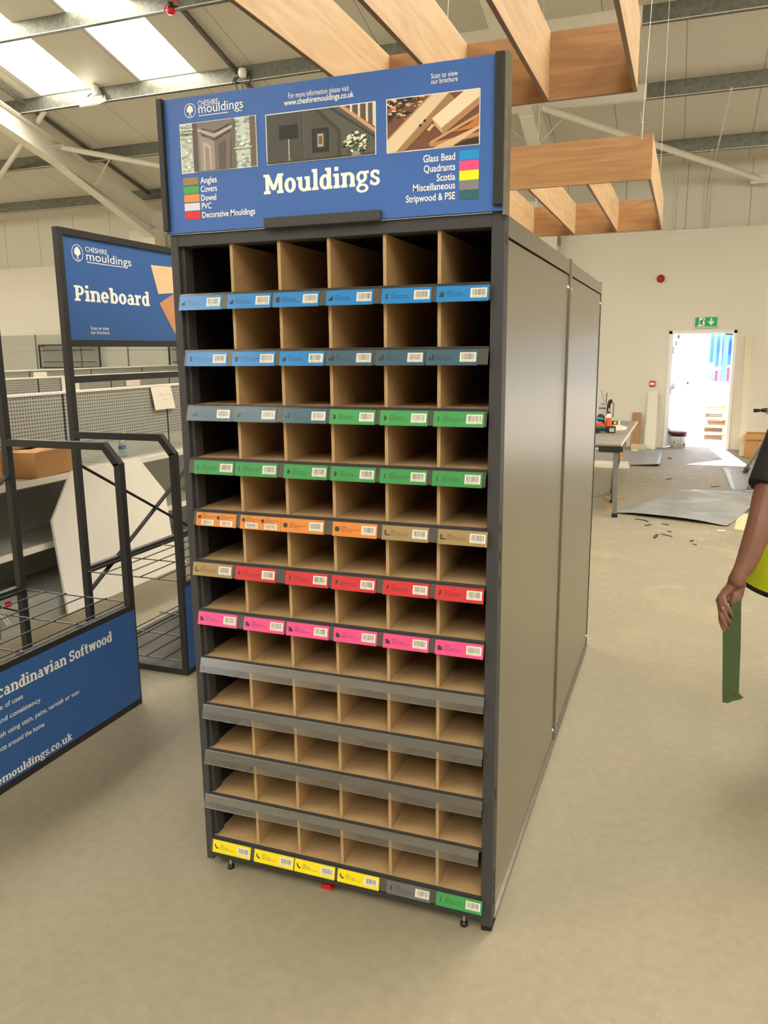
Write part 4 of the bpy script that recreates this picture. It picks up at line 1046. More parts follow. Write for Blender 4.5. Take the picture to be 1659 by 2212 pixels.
def clear_plastic():
    m = bpy.data.materials.new('clear_bottle_plastic'); m.use_nodes = True; nt = m.node_tree; nt.nodes.clear()
    out = nt.nodes.new('ShaderNodeOutputMaterial'); mx = nt.nodes.new('ShaderNodeMixShader'); tr = nt.nodes.new('ShaderNodeBsdfTransparent'); gl = nt.nodes.new('ShaderNodeBsdfGlossy')
    gl.inputs['Roughness'].default_value = .12; tr.inputs['Color'].default_value = (.86, .88, .87, 1)
    lw = nt.nodes.new('ShaderNodeLayerWeight'); lw.inputs[0].default_value = .35
    nt.links.new(math_node(m, 'ADD', math_node(m, 'MULTIPLY', lw.outputs['Facing'], .7), .1), mx.inputs[0]); nt.links.new(tr.outputs[0], mx.inputs[1]); nt.links.new(gl.outputs[0], mx.inputs[2]); nt.links.new(mx.outputs[0], out.inputs[0])
    return m
M_pet = clear_plastic()
bp_ = onz(266, 986, .887)
root = thing('spray_bottle', 'clear plastic spray bottle with a blue label on the upper grey shelf', 'bottle', tuple(bp_))
c = V(bp_)
MB().lathe(c, [(0, 0), (.026, 0), (.029, .006), (.029, .05), (.025, .06), (.027, .075), (.029, .085), (.028, .11), (.018, .128), (.012, .136), (.012, .15)], 20).build('bottle_body', M_pet, root)
MB().lathe(c, [(.0296, .058), (.0298, .08), (.0298, .082)], 20).build('bottle_label', mat('bottle_blue', '#4c6fa8', .5), root)
b = MB().lathe(c, [(.014, .143), (.014, .16), (.008, .166)], 14); b.obox(c+V((.0, .012, .174)), V((.007, 0, 0)), V((0, .03, .002)), V((0, 0, .008))); b.bar(c+V((0, .024, .166)), c+V((0, .03, .145)), .006, .005)
b.build('spray_trigger', mat('clear_white_cap', '#e9e8e2', .35), root)
# price-rail clips on the lower plinth at the left edge
o = MB().bar((-2.318, 1.36, .15), (-2.318, 1.33, .05), .05, .012, up=(1, 0, 0)).tube((-2.31, 1.42, .16), (-2.31, 1.47, .08), .004).tube((-2.31, 1.40, .16), (-2.31, 1.45, .08), .004).build('wire_basket_clip', M_cream)
tag(o, 'pale wire and plastic clip hanging on the grey plinth at the left edge', 'clip')
rt = onx(18, 1305, -1.645)
o = MB().box(-1.655, -1.636, rt.y-.012, rt.y+.012, rt.z-.012, rt.z+.012).build('red_tag', mat('red_plastic', '#c4141c', .4)); tag(o, 'small red plastic tag on the back rail of the softwood stand', 'tag')
# ================================================================ SUSPENDED TIMBER RAFTS
M_oakx = wood('oak_board_x', '#93683c', '#ad804e', (.5, 3, 6), 3.0, .45)
M_oaklit = wood('oak_board_lit', '#bd9c72', '#d2b48a', (4, .5, 5), 3.0, .5)  # cross boards paler than the long ones: light on them put into the colour
M_edge = mat('board_bottom_edge', '#8a6a50', .6)
ZR0, ZR1, TH = 2.829, 3.129, .018
def raft(y0, y1, lab, xs, xr, xl, wires):
    root = thing('ceiling_raft', lab, 'ceiling raft', (xr, y0, ZR0), 'suspended timber rafts')
    for y, nm in ((y0, 'front_board'), (y1, 'rear_board')):
        b = MB().box(xl, xr, y, y+TH, ZR0, ZR1, 0); b.box(xl, xr, y-.0004, y+TH+.0004, ZR0-.001, ZR0+.002, 1)
        b.build(nm, [M_oakx, M_edge], root)
    for x in xs:
        b = MB().box(x-TH, x, y0+TH, y1, ZR0, ZR1, 0); b.box(x-TH-.0004, x+.0004, y0+TH, y1, ZR0-.001, ZR0+.002, 1)
        b.build('cross_board', [M_oaklit, M_edge], root)
    for x, y, yt in wires:
        b = MB().tube((x, y-.006, ZR1+.06), (x-.02, yt, roof_z(yt)-.19), .0022, n=6)
        b.path([V((x, y-.006, ZR1-.035)), V((x, y-.008, ZR1+.0)), V((x+.004, y-.006, ZR1+.05)), V((x, y-.006, ZR1+.07))], .004, n=6)
        b.tube((x, y-.006, ZR1+.07), (x-.02, y-.01, ZR1+.15), .002, n=6)
        b.ball((x, y-.006, ZR1+.075), .008)
        b.build('suspension_wire', mat('pale_wire', '#b9b6ac', .5), root)
xs = [1.075-.43*i for i in range(4)]
raft(4.25, 6.87, 'far suspended oak-look raft of crossed boards above the rear of the cabinet', xs, 1.075, xs[-1]-TH, ((1.0, 4.25, 5.7), (1.03, 6.87, 7.19), (-.2, 6.87, 7.19)))
xs2 = [1.10-.405*i for i in range(4)]
raft(-.62, 2.15, 'near suspended oak-look raft of crossed boards above the blue header', xs2, 1.10, xs2[-1]-TH, ((.19, 2.15, 2.7), (.54, 2.15, 2.7), (1.0, -.62, 1.2), (0, -.62, 1.2)))

# ================================================================ FLOODLIGHTS, BEACONS
M_lamp = mat('white_lamp_housing', '#e9e6dd', .4)
M_diff = mat('lamp_glass', '#b9c0b4', .2)
def floodlight(c, lab, tilt=-.35):
    G = 1.55
    root = thing('floodlight', lab, 'floodlight', tuple(c), 'purlin floodlights'); c = V(c)
    k = lambda x, y, z: V((x, y, z))*G
    MB().obox(c+k(0, -.05, -.05), k(.115, 0, 0), k(0, .06, .03), k(0, -.014, .024)).build('housing', M_lamp, root, bevel=.006)
    MB().obox(c+k(0, -.063, -.083), k(.1, 0, 0), k(0, .052, .026), k(0, -.003, .006)).build('lamp_lens', M_diff, root)
    MB().lathe(c+k(.03, -.03, .05), [(0, -.045*G), (.032*G, -.04*G), (.036*G, 0), (.032*G, .03*G), (.02*G, .045*G), (0, .048*G)], 16).build('sensor', mat('sensor_grey', '#c4c1b6', .4), root)
    b = MB().path([c+k(-.1, .0, -.03), c+k(-.08, .0, .02), c+k(-.02, .0, .04)], .009).build('bracket', M_black, root); b = MB().path([c+k(.1, -.03, -.06), c+k(.12, -.03, 0), c+k(.07, -.01, .06)], .009)
    b.build('bracket', M_black, root)
    return root
fl = ony(202, 212, 8.60); floodlight((fl.x, 8.64, fl.z+.03), 'white floodlight with round sensor on the third purlin, under the skylight')
fl = ony(527, 163, 8.63)
root = thing('cable_camera', 'white round sensor with dangling black cables on the third purlin behind the header', 'sensor', (fl.x, 8.62, fl.z)); c = V((fl.x, 8.62, fl.z))
MB().lathe(c+V((0, -.03, .03)), [(0, -.07), (.05, -.06), (.062, 0), (.05, .045), (0, .055)], 18).build('sensor_dome', M_lamp, root)
b = MB().path([c+V((.05, 0, 0)), c+V((.11, -.02, .03)), c+V((.13, -.02, -.06)), c+V((.1, -.01, -.1))], .008)
for k in range(3): b.path([c+V((-.04-.03*k, 0, -.02*k)), c+V((-.14, -.03, -.03-.02*k)), c+V((-.17+.05*k, -.02, -.09)), c+V((-.06, 0, -.1))], .006)
b.path([c+V((-.12, -.01, -.09)), c+V((-.1, -.01, -.22)), c+V((-.12, -.01, -.27)), c+V((-.09, -.01, -.31))], .007); b.path([c+V((-.03, -.01, -.09)), c+V((.0, -.02, -.3))], .006)
b.build('cable', M_black, root)
M_redl = mat('red_beacon', '#d01318', .3)
bc = ony(369, 22, 7.14); c = V((bc.x, 7.14, bc.z))
root = thing('alarm_beacon', 'red alarm beacon hanging from the upper left purlin', 'alarm', tuple(c))
MB().lathe(c, [(0, -.05), (.04, -.045), (.055, -.02), (.05, .01), (.02, .03), (0, .035)], 18).build('beacon_lens', M_redl, root)
MB().lathe(c+V((0, 0, .03)), [(.0, 0), (.035, .0), (.035, .05), (0, .055)], 14).build('beacon_base', M_black, root)
b = MB().path([c+V((0, 0, .08)), c+V((-.07, 0, .06)), c+V((-.1, 0, -.01))], .008); b.path([c+V((-.02, 0, .07)), c+V((-.06, .02, .14))], .008); b.path([c+V((.02, 0, .07)), c+V((.07, 0, .1)), c+V((.12, 0, .07))], .008)
b.build('red_cable', M_redl, root)
# ================================================================ FAR WALL FITTINGS
M_green = bpy.data.materials.new('exit_sign_face'); M_green.use_nodes = True
_b = M_green.node_tree.nodes['Principled BSDF']; _b.inputs['Base Color'].default_value = lin('#0c8f4e'); _b.inputs['Emission Color'].default_value = lin('#0aa055'); _b.inputs['Emission Strength'].default_value = .22
es0, es1 = ony(1499, 708, 12.25), ony(1552, 683, 12.25)
root = thing('exit_sign', 'green running man emergency exit sign above the open doorway', 'sign', ((es0.x+es1.x)/2, 12.29, es0.z))
x0, x1, z0, z1 = es0.x, es1.x, es0.z, es1.z
MB().box(x0, x1, 12.26, 12.298, z0, z1).build('sign_housing', M_lamp, root, bevel=.003)
fw_, fh_ = x1-x0, z1-z0
face = MB().box(x0+.012, x1-.012, 12.256, 12.26, z0+.014, z1-.010).build('sign_face', M_green, root)
b = MB()
def fp(x, y): return V((x0+fw_*x, 12.2552, z0+fh_*y))
def fpoly(P, mi): b.add([fp(x, y)+V((0, -.0002*(mi+1), 0)) for x, y in P], [tuple(range(len(P)))], mi)
fpoly([(.16, .12), (.44, .12), (.44, .9), (.2, .9), (.2, .5), (.16, .3)], 0)
fpoly([(.37+.028*math.cos(k*.524), .78+.075*math.sin(k*.524)) for k in range(12)], 1)
fpoly([(.28, .7), (.36, .7), (.34, .42), (.26, .4)], 1)
fpoly([(.3, .68), (.22, .56), (.2, .5), (.22, .47), (.3, .6)], 1); fpoly([(.35, .66), (.4, .55), (.44, .55), (.44, .6), (.4, .62), (.36, .7)], 1)
fpoly([(.26, .42), (.34, .44), (.3, .3), (.2, .3), (.15, .22), (.14, .28), (.2, .37)], 1); fpoly([(.3, .44), (.34, .42), (.4, .15), (.36, .13)], 1)
fpoly([(.68, .85), (.75, .85), (.75, .5), (.83, .62), (.83, .48), (.715, .2), (.6, .48), (.6, .62), (.68, .5)], 0)
b.build('exit_pictogram', [M_white, mat('exit_green_ink', '#0c8a4c', .5)], face)
sr = ony(1427, 601, 12.2)
root = thing('wall_sounder', 'dark red alarm sounder high on the cream far wall', 'alarm', (sr.x, 12.2, sr.z)); c = V((sr.x, 12.3, sr.z))
MB().lathe(c, [(0, 0), (.06, 0), (.062, .03), (.05, .035)], 20, ax=(0, -1, 0)).build('sounder_base', mat('dark_red', '#8d0f10', .35), root)
MB().lathe(c, [(.05, .03), (.05, .07), (.04, .085), (0, .088)], 20, ax=(0, -1, 0)).build('sounder_lens', mat('deep_red_lens', '#a31312', .2), root)
cp = ony(1409, 829, 12.27)
root = thing('fire_call_point', 'small red fire call point on the wall beside the doorway', 'call point', (cp.x, 12.27, cp.z)); c = V((cp.x, 12.28, cp.z))
MB().obox(c, (.046, 0, 0), (0, .02, 0), (0, 0, .046)).build('call_point_box', mat('call_red', '#c01a22', .4), root, bevel=.004)
MB().obox(c+V((0, -.021, 0)), (.033, 0, 0), (0, .001, 0), (0, 0, .019)).build('call_point_glass', M_white, root)
hb = ony(1186, 521, 12.1)
root = thing('wall_heater', 'grey louvred unit on the far wall just above the cabinet top', 'heater', (hb.x, 12.29, hb.z)); c = V((hb.x, 12.15, hb.z))
MB().obox(c, (.17, 0, 0), (0, .14, 0), (0, 0, .075)).build('heater_case', mat('heater_grey', '#85857c', .5), root, bevel=.02)
b = MB()
for k in range(3): b.obox(c+V((-.03, -.141, -.035+.035*k)), (.12, 0, 0), (0, .003, .004), (0, 0, .009))
b.build('louvre', M_black, root)

# boards leaning on the far wall
M_brownb = wood('brown_board', '#9b7246', '#a97f52', (2, 2, .5), 4)
M_whiteb = mat('white_board', '#dcd6c6', .5)
def leaner(u0, u1, vb, vt, yb, lean, th, m, lab, r=0.0):
    a = onz((u0+u1)/2, vb); y = a.y if yb is None else yb
    xl, xr_ = ony(u0, vb, y).x, ony(u1, vb, y).x; zt = ony((u0+u1)/2, vt, y+lean).z
    d = V((0, lean, zt)).normalized(); n = V((0, -d.z, d.y)); L = V((0, lean, zt)).length
    b = MB(); w = xr_-xl
    poly = [(0, 0), (w, 0), (w, L-r), (w-r*.3, L-r*.3), (w-r, L), (r, L), (r*.3, L-r*.3), (0, L-r)] if r else [(0, 0), (w, 0), (w, L), (0, L)]
    b.prism(poly, (xl, y, .002), (1, 0, 0), d, -n*th)
    o = b.build('leaning_plank', m); tag(o, lab, 'plank', 'planks against the far wall'); return o
leaner(1361, 1381, 967, 891, 12.08, .19, .02, M_brownb, 'brown round-cornered board leaning on the far wall behind the workbench', .02)
leaner(1392, 1414, 969, 846, 11.98, .27, .018, M_whiteb, 'tall off-white board leaning on the far wall left of the doorway')
leaner(1411, 1416, 968, 912, 12.06, .16, .02, M_whiteb, 'short off-white strip on the right of the tall off-white board')
leaner(1389, 1394, 968, 915, 12.1, .15, .02, M_whiteb, 'short off-white strip on the left of the tall off-white board')
leaner(1597, 1611, 984, 723, 11.5, .74, .02, mat('pale_plank', '#d9ceb4', .5), 'very tall pale plank leaning on the wall right of the doorway')
# paint tub in the doorway
tb = onz(1464, 966); c = V((tb.x, tb.y-.05, 0))
root = thing('paint_tub', 'white paint tub with a black and red lid in the doorway', 'tub', tuple(c))
MB().lathe(c, [(0, 0), (.118, 0), (.128, .21), (.13, .23), (0, .23)], 28).build('tub_body', mat('tub_white', '#dcd9d6', .4), root)
MB().lathe(c, [(.131, .2), (.136, .2), (.136, .255), (.131, .262), (.13, .258)], 28).build('tub_collar', mat('tub_black', '#1c1b1c', .35), root)
MB().lathe(c, [(.137, .262), (.138, .272), (.12, .276), (0, .27)], 28).build('tub_lid', mat('tub_red', '#8e2f36', .4), root)
b = MB()
for dx, dz, w_, h_ in ((-.06, .1, .012, .05), (-.045, .15, .006, .02), (.0, .13, .016, .016), (.0, .08, .012, .018), (.0, .05, .008, .008)):
    a0 = math.atan2(-1, dx/.124)
    x = dx; y = -math.sqrt(max(0, .126**2-x*x)); b.obox(c+V((x, y-.003, dz)), (w_/2, 0, 0), (0, .002, 0), (0, 0, h_/2), 0)
b.obox(c+V((.1, -.078, .06)), (.02, .014, 0), (.002, -.003, 0), (0, 0, .016), 1)
pz = [(.04+.006*(-1)**k, .19-.022*k) for k in range(9)]
for (xa, za), (xb, zb) in zip(pz[:-1], pz[1:]): b.tube(c+V((xa, -.124, za)), c+V((xb, -.124, zb)), .0025, n=6)
b.build('tub_print', [mat('tub_ink', '#55555a', .5), mat('tub_ink_red', '#b2424a', .5)], root)
# carton beside the doorway
cb = onz(1606, 987)
M_carton2 = M_card
root = carton((cb.x+.26, cb.y+.10, .002), .5, .33, .36, -.06, 'open cardboard carton with a printed slip on the floor right of the doorway', flaps=False)
MB().add([(-.25, -.16, .36), (-.25, -.02, .36), (-.35, -.03, .31), (-.37, -.15, .30)], [(0, 1, 2, 3)]).build('flap', mat('carton_flap_pale', '#d8c9ad', .8), root, label='pale flap hanging out to the left')
MB().add([(-.25, -.165, .36), (.25, -.165, .36), (.25, -.19, .29), (-.25, -.19, .27)], [(0, 1, 2, 3)]).build('flap', M_card, root)
MB().box(-.05, .05, -.1685, -.1655, .185, .22).build('carton_slip', mat('slip_tan', '#d8b884', .7), root)
# workbench
M_bgrey = mat('bench_leg_grey', '#77766f', .45, metal=.3)
M_btop = mat('bench_top', '#8d867a', .5, var=.12, scale=5)
by = 6.15; tz = .735
bl = ony(1343, 957, by).x; bye = 8.85
wb = thing('workbench', 'long workbench with a grey top and splayed grey legs behind the cabinet corner', 'workbench', (bl-.6, by, 0))
MB().box(bl-1.0, bl-.004, by, bye, tz-.022, tz).build('bench_top', M_btop, wb, bevel=.002)
MB().box(bl-.004, bl+.004, by, bye, tz-.022, tz+.001).build('bench_edge', M_whiteb, wb, label='white edging strip')
MB().box(bl-1.0, bl-.004, by-.001, by+.0005, tz-.022, tz-.012).build('bench_edge', mat('chipboard_edge', '#8a6c4c', .7), wb, label='raw chipboard edge')
MB().box(bl-.22, bl+.012, by+.005, by+.5, tz-.085, tz-.024).build('bench_head', M_black, wb, bevel=.004, label='black plastic end block')
for q in range(3): MB().box(bl-.1, bl-.03, by+.002, by+.005, tz-.075+q*.016, tz-.068+q*.016).build('block_rib', M_rubber, wb)
for yy_, rr in ((by+.03, .024), (by+.12, .018)):
    MB().tube((bl-1.0, yy_, tz-.055), (bl-.2, yy_, tz-.055), rr).build('bench_rail', mat('rail_grey', '#b9b6aa', .35, metal=.4), wb)
for (xt, yt, xb_, yb) in ((bl-.055, by+.03, bl-.035, by-.0), (bl-.07, by+.35, bl-.12, by+.80), (bl-.08, by+.48, bl-.17, by+1.40), (bl-.9, by+.05, bl-.9, by), (bl-.9, by+.4, bl-.9, by+.8), (bl-.1, bye-.3, bl-.25, bye-.1), (bl-.9, bye-.3, bl-.9, bye-.1)):
    lg = MB().bar((xt, yt, tz-.024 if yt > by+1 else tz-.08), (xb_, yb, .02), .045, .03, up=(0, 1, 0)).build('leg', M_bgrey, wb)
    MB().box(xb_-.028, xb_+.028, yb-.022, yb+.022, 0, .04).build('rubber_foot', M_rubber, lg)
o = MB().bar((bl+.0, by-.006, tz-.08), (bl+.0, by-.006, tz-.155), .02, .016, up=(0, 1, 0)).build('clamp_handle', mat('orange_plastic', '#d4813a', .45), wb, label='orange clamp handle')
# things on the bench: sizes follow from where they stand on the top
bt = lambda u, v: onz(u, v, tz)
sw = bt(1302, 915); q = (sw-CAM).dot(_fwd)/F_PX      # metres per pixel there
root = thing('mitre_saw', 'grey mitre saw with a black handle standing on the workbench', 'saw', tuple(sw))
k = lambda du, dv, dy=0.0: sw + V((du*q, dy, dv*q))
M_alu = mat('saw_alu', '#b9b6ac', .4, metal=.5)
MB().obox(k(-4, 2.5), (20*q, 0, 0), (0, .13, 0), (0, 0, 2.5*q)).build('saw_base', M_alu, root, bevel=.004)
MB().obox(k(-2, 30), (8.5*q, 0, 0), (0, .06, 0), (0, 0, 12*q)).build('saw_body', mat('saw_grey', '#b3b0a8', .45), root, bevel=.01)
b = MB(); put_text(b, 'makita', k(-8.5, 32, -.0605), V((1, 0, 0)), V((0, 0, 1)), 6.5*q, width=15*q, bold=.03); b.build('saw_lettering', [M_ink], root)
MB().lathe(k(-4, 13, -.05), [(0, 0), (8.5*q, 0), (8.5*q, .012), (0, .014)], 24, ax=(0, -1, 0)).build('blade_guard', M_rubber, root)
MB().lathe(k(-1, 45, -.05), [(0, 0), (3.2*q, 0), (3.2*q, .02), (0, .024)], 16, ax=(0, -1, 0)).build('saw_knob', M_alu, root)
MB().bar(k(1, 46), k(-5, 72), 4*q, .04, up=(0, 1, 0)).build('saw_arm', M_alu, root)
MB().bar(k(5, 42), k(6, 66), 1.6*q, .012, up=(0, 1, 0)).build('lock_pin', M_rubber, root)
b = MB().path([k(11, 8), k(11, 40), k(13, 48), k(18, 49)], 3.6*q); b.build('saw_handle', M_rubber, root)
b = MB().path([k(17, 47), k(21, 42), k(20.5, 14)], 1.3*q); b.build('saw_cable', M_bgrey, root)
c = bt(1314, 922); q = (c-CAM).dot(_fwd)/F_PX
root = thing('glue_bottle', 'orange glue bottle with a pale cone and dark red cap on the workbench', 'bottle', tuple(c))
MB().lathe(c, [(0, 0), (5.6*q, 0), (6.2*q, 2*q), (6.2*q, 17*q), (6*q, 20*q)], 20).build('bottle_body', mat('glue_orange', '#e2612a', .4, var=.15, scale=20), root)
MB().lathe(c, [(6*q, 20*q), (5.2*q, 23*q), (2.6*q, 29*q), (2.2*q, 29*q)], 20).build('bottle_shoulder', mat('glue_cream', '#e8d7bd', .45), root)
MB().lathe(c, [(3.2*q, 28.5*q), (3.5*q, 31*q), (2.5*q, 33*q), (1.2*q, 33.5*q)], 16).build('bottle_cap', mat('glue_cap', '#5b2018', .45), root)
MB().lathe(c, [(1.4*q, 33*q), (.7*q, 40*q), (0, 40.5*q)], 12).build('bottle_nozzle', mat('nozzle_clear', '#d8c9b4', .4), root)
dc = bt(1318, 935); q = (dc-CAM).dot(_fwd)/F_PX; k = lambda du, dv, dy=0.0: dc + V((du*q, dy, dv*q))
root = thing('cordless_drill', 'dark teal cordless drill lying on its side at the front of the workbench', 'drill', tuple(dc))
MB().obox(k(2, 7), (9*q, 0, 0), (0, .045, 0), (0, 0, 7*q)).build('battery', M_rubber, root, bevel=.008)
MB().obox(k(4, 7, -.0455), (5*q, 0, 0), (0, .0006, 0), (0, 0, 4*q)).build('battery_label', mat('battery_label', '#b3a8a2', .5), root)
MB().bar(k(-7, 7.2, .01), k(-22, 8, .03), .055, .05).build('drill_grip', mat('drill_teal', '#174a4c', .45), root, bevel=.008)
MB().tube(k(-25, 7, -.09), k(-25, 7, .1), 6.4*q).build('drill_body', mat('drill_teal', '#174a4c', .45), root)
MB().tube(k(-25, 7, -.15), k(-25, 7, -.09), 3.6*q).build('drill_chuck', M_rubber, root)
c = bt(1296, 922); q = (c-CAM).dot(_fwd)/F_PX; k = lambda du, dv, dy=0.0: c + V((du*q, dy, dv*q))
root = thing('cordless_planer', 'blue and orange power tool half hidden behind the cabinet edge on the workbench', 'power tool', tuple(c))
MB().obox(k(0, 4), (10*q, 0, 0), (0, .05, 0), (0, 0, 4*q)).build('tool_body', mat('tool_orange', '#d9441f', .4), root, bevel=.01)
MB().tube(k(-10, 18), k(6, 17), 3*q).build('tool_grip', mat('tool_blue', '#2f86bb', .4), root)
MB().bar(k(6, 17), k(8, 6), 5*q, .03, up=(0, 1, 0)).build('tool_neck', M_rubber, root)
c = bt(1328, 917); q = (c-CAM).dot(_fwd)/F_PX; k = lambda du, dv, dy=0.0: c + V((du*q, dy, dv*q))
root = thing('tape_measure', 'small yellow and black tape measure at the back of the workbench', 'tape measure', tuple(c))
MB().obox(k(0, 4), (6*q, 0, 0), (0, .025, 0), (0, 0, 4*q)).build('tape_case', M_rubber, root, bevel=.008)
MB().obox(k(1, 4, -.026), (3*q, 0, 0), (0, .002, 0), (0, 0, 3*q)).build('tape_label', mat('tape_yellow', '#e3b92c', .45), root)
MB().obox(k(9, 4), (2*q, 0, 0), (0, .015, 0), (0, 0, 3.4*q)).build('tape_end', M_white, root)
pts_ = [bt(u, v) for u, v in ((1325, 931), (1352, 929), (1355, 925), (1338, 919), (1322, 922))]
o = MB().prism([(p.x, p.y) for p in pts_], (0, 0, tz+.001), (1, 0, 0), (0, 1, 0), (0, 0, .012)).build('cream_offcut', M_whiteb); tag(o, 'flat cream sheet offcut lying on the workbench', 'offcut')
# pale mouldings under the bench
for k, (z, x1) in enumerate(((.002, .72), (.042, .70))):
    o = MB().box(-.4, x1, 9.6+.05*k, 9.72+.05*k, z, z+.038).build('stacked_moulding', M_whiteb); tag(o, ('lower', 'upper')[k]+' pale moulding stacked on the floor seen under the workbench', 'moulding', 'mouldings under the bench')
o = MB().box(.6, .83, 11.85, 11.95, .0, .09).build('pale_offcut_block', mat('pale_offcut', '#cdb98c', .6)); tag(o, 'pale timber offcut on the floor at the foot of the brown board', 'offcut')

# floor protection sheets
M_sheet = mat('grey_protection_sheet', '#8a8a86', .4, var=.16, scale=3, stretch=(1, 1, 1), bump=.3, bscale=14)
def sheet(name, corners, lab, nx, ny, hfun, th=.003):
    a, b_, c_, d = [V(q) for q in corners]; vs = []
    for j in range(ny+1):
        for i in range(nx+1):
            s, t = i/nx, j/ny
            p = (a*(1-s)+b_*s)*(1-t) + (d*(1-s)+c_*s)*t; p.z = .004+hfun(s, t); vs.append(p)
    fs = [(j*(nx+1)+i, j*(nx+1)+i+1, (j+1)*(nx+1)+i+1, (j+1)*(nx+1)+i) for j in range(ny) for i in range(nx)]
    mb = MB(); mb.add(vs, fs, 0, True)
    o = mb.build(name, M_sheet); md = o.modifiers.new('thickness', 'SOLIDIFY'); md.thickness = th; md.offset = 1
    tag(o, lab, 'floor sheet', 'grey floor protection sheets')
    return o
sheet('floor_sheet', (onz(1262, 1003), onz(1425, 1008), onz(1431, 972), onz(1262, 972)), 'flat grey floor sheet with a lifted edge behind the workbench', 20, 8, lambda s, t: .035*max(0, 1-t*3)*(max(0, s-.45)/.55)**1.2)
sheet('floor_sheet', (onz(1318, 1108), onz(1570, 1138), onz(1659, 1075), onz(1475, 1060)), 'large wavy grey floor sheet with raised ripples in front of the doorway', 60, 30,
      lambda s, t: (.045+.034*math.sin(10*t+2.2*s+.6)+.02*math.sin(23*t-4*s)+.006*math.sin(47*t+3*s))*min(1, 5*s)*min(1, 3*(1-s)+.25)*(1 if t > .12 else .2+t*6.6) + .018*max(0, 1-t*6)*math.sin(math.pi*s))
sheet('floor_sheet', (onz(1580, 1064), onz(1700, 1074), onz(1690, 1010), onz(1562, 1011)), 'flat grey floor sheet under the tripod legs at the right edge', 10, 6, lambda s, t: .002)
o = MB().prism([(p.x, p.y) for p in (onz(1586, 1145), onz(1640, 1152), onz(1650, 1112), onz(1594, 1112))], (0, 0, .001), (1, 0, 0), (0, 1, 0), (0, 0, .012)).build('pale_board', mat('pale_ply', '#cdbb8e', .55)); tag(o, 'pale flat board on the floor beside the wavy sheet, left of the arm', 'board')
# offcuts and scraps: every one its own object
M_scrap = mat('dark_scrap', '#3b3833', .6); M_woods = mat('wood_offcut', '#b48a56', .6)
def scrap(u0, v0, u1, v1, w, m, lab, h=.006, bend=0.0, name='floor_scrap', cat='scrap'):
    a, c_ = onz(u0, v0), onz(u1, v1); b = MB(); N = 6; d = (c_-a); n = V((-d.y, d.x, 0)).normalized(); vs = []
    for i in range(N+1):
        t = i/N; p = a+d*t + n*bend*math.sin(math.pi*t); q = w*(.6+.4*math.sin(math.pi*t))
        vs += [p-n*q/2+V((0, 0, .0015)), p+n*q/2+V((0, 0, .0015)), p+n*q/2+V((0, 0, .0015+h)), p-n*q/2+V((0, 0, .0015+h))]
    fs = [(0, 1, 2, 3), (4*N, 4*N+3, 4*N+2, 4*N+1)]
    for i in range(N):
        k = 4*i; fs += [(k, k+4, k+5, k+1), (k+1, k+5, k+6, k+2), (k+2, k+6, k+7, k+3), (k+3, k+7, k+4, k)]
    b.add(vs, fs); o = b.build(name, m); tag(o, lab, cat, 'scraps on the floor')
scrap(1372, 1122, 1400, 1128, .02, M_scrap, 'dark curled strip on the floor in front of the wavy sheet, leftmost', .006, .03)
scrap(1393, 1136, 1406, 1134, .025, M_scrap, 'dark torn scrap just right of the dark curled strip')
scrap(1430, 1132, 1444, 1135, .02, M_scrap, 'thin dark sliver below the middle of the wavy sheet edge')
scrap(1428, 1154, 1452, 1160, .012, M_scrap, 'long thin dark strip on the bare floor below the wavy sheet')
scrap(1413, 1163, 1420, 1155, .03, M_scrap, 'small brown-black crumb left of the long thin dark strip')
scrap(1443, 1148, 1450, 1150, .015, M_scrap, 'tiny grey sliver above the long thin dark strip')
scrap(1439, 1036, 1450, 1034, .02, M_scrap, 'dark scrap on the grey floor between the sheets')
scrap(1445, 988, 1449, 992, .05, M_scrap, 'black crumb on the floor in front of the doorway')
scrap(1535, 1052, 1554, 1051, .02, M_scrap, 'thin grey strip at the back edge of the wavy sheet')
scrap(1367, 974, 1376, 973, .09, M_white, 'small white scrap on the grey sheet behind the workbench', .01)
scrap(1307, 1075, 1319, 1083, .035, M_woods, 'left timber offcut of the three beside the bench legs', .02, 0, 'timber_offcut', 'offcut')
scrap(1330, 1081, 1346, 1077, .035, M_woods, 'right timber offcut of the three beside the bench legs', .02, 0, 'timber_offcut', 'offcut')
scrap(1306, 1094, 1330, 1096, .04, M_woods, 'nearest timber offcut of the three beside the bench legs', .02, 0, 'timber_offcut', 'offcut')
scrap(1548, 1146, 1568, 1148, .06, mat('cream_scrap', '#d2c49f', .6), 'cream flat scrap in front of the wavy sheet on the right', .004)
scrap(1491, 1170, 1497, 1168, .02, M_scrap, 'small dark crumb on the bare floor right of centre aisle')
scrap(1496, 1176, 1505, 1178, .01, M_scrap, 'thin dark splinter on the bare floor below the small crumb')
# tripod at the right edge
tp1, tp2 = onz(1608, 1022), onz(1618, 1059)
hub = V((2.62, 9.0, 1.12))
root = thing('tripod', 'tripod with grey legs and a black side grip, cut by the right picture edge', 'tripod', (hub.x, hub.y, 0))
for p in (tp1, tp2, V((3.2, 9.3, 0))):
    lg = MB().tube(hub+V((0, 0, -.1)), p+V((0, 0, .04)), .021).build('leg', mat('tripod_grey', '#9a968c', .4, metal=.3), root)
    d = (hub-p).normalized(); MB().tube(p, p+d*.1, .03, .034).build('rubber_foot', mat('foot_grey', '#4c4a45', .5), lg)
MB().lathe(hub+V((0, 0, -.14)), [(0, 0), (.06, 0), (.06, .12), (.03, .14), (.03, .2), (0, .2)], 18).build('tripod_hub', M_rubber, root)
ga, gb = atd(1629, 887, 10.75), atd(1659, 886, 10.75)
ax_ = (gb-ga).normalized(); hd = ga+ax_*.42
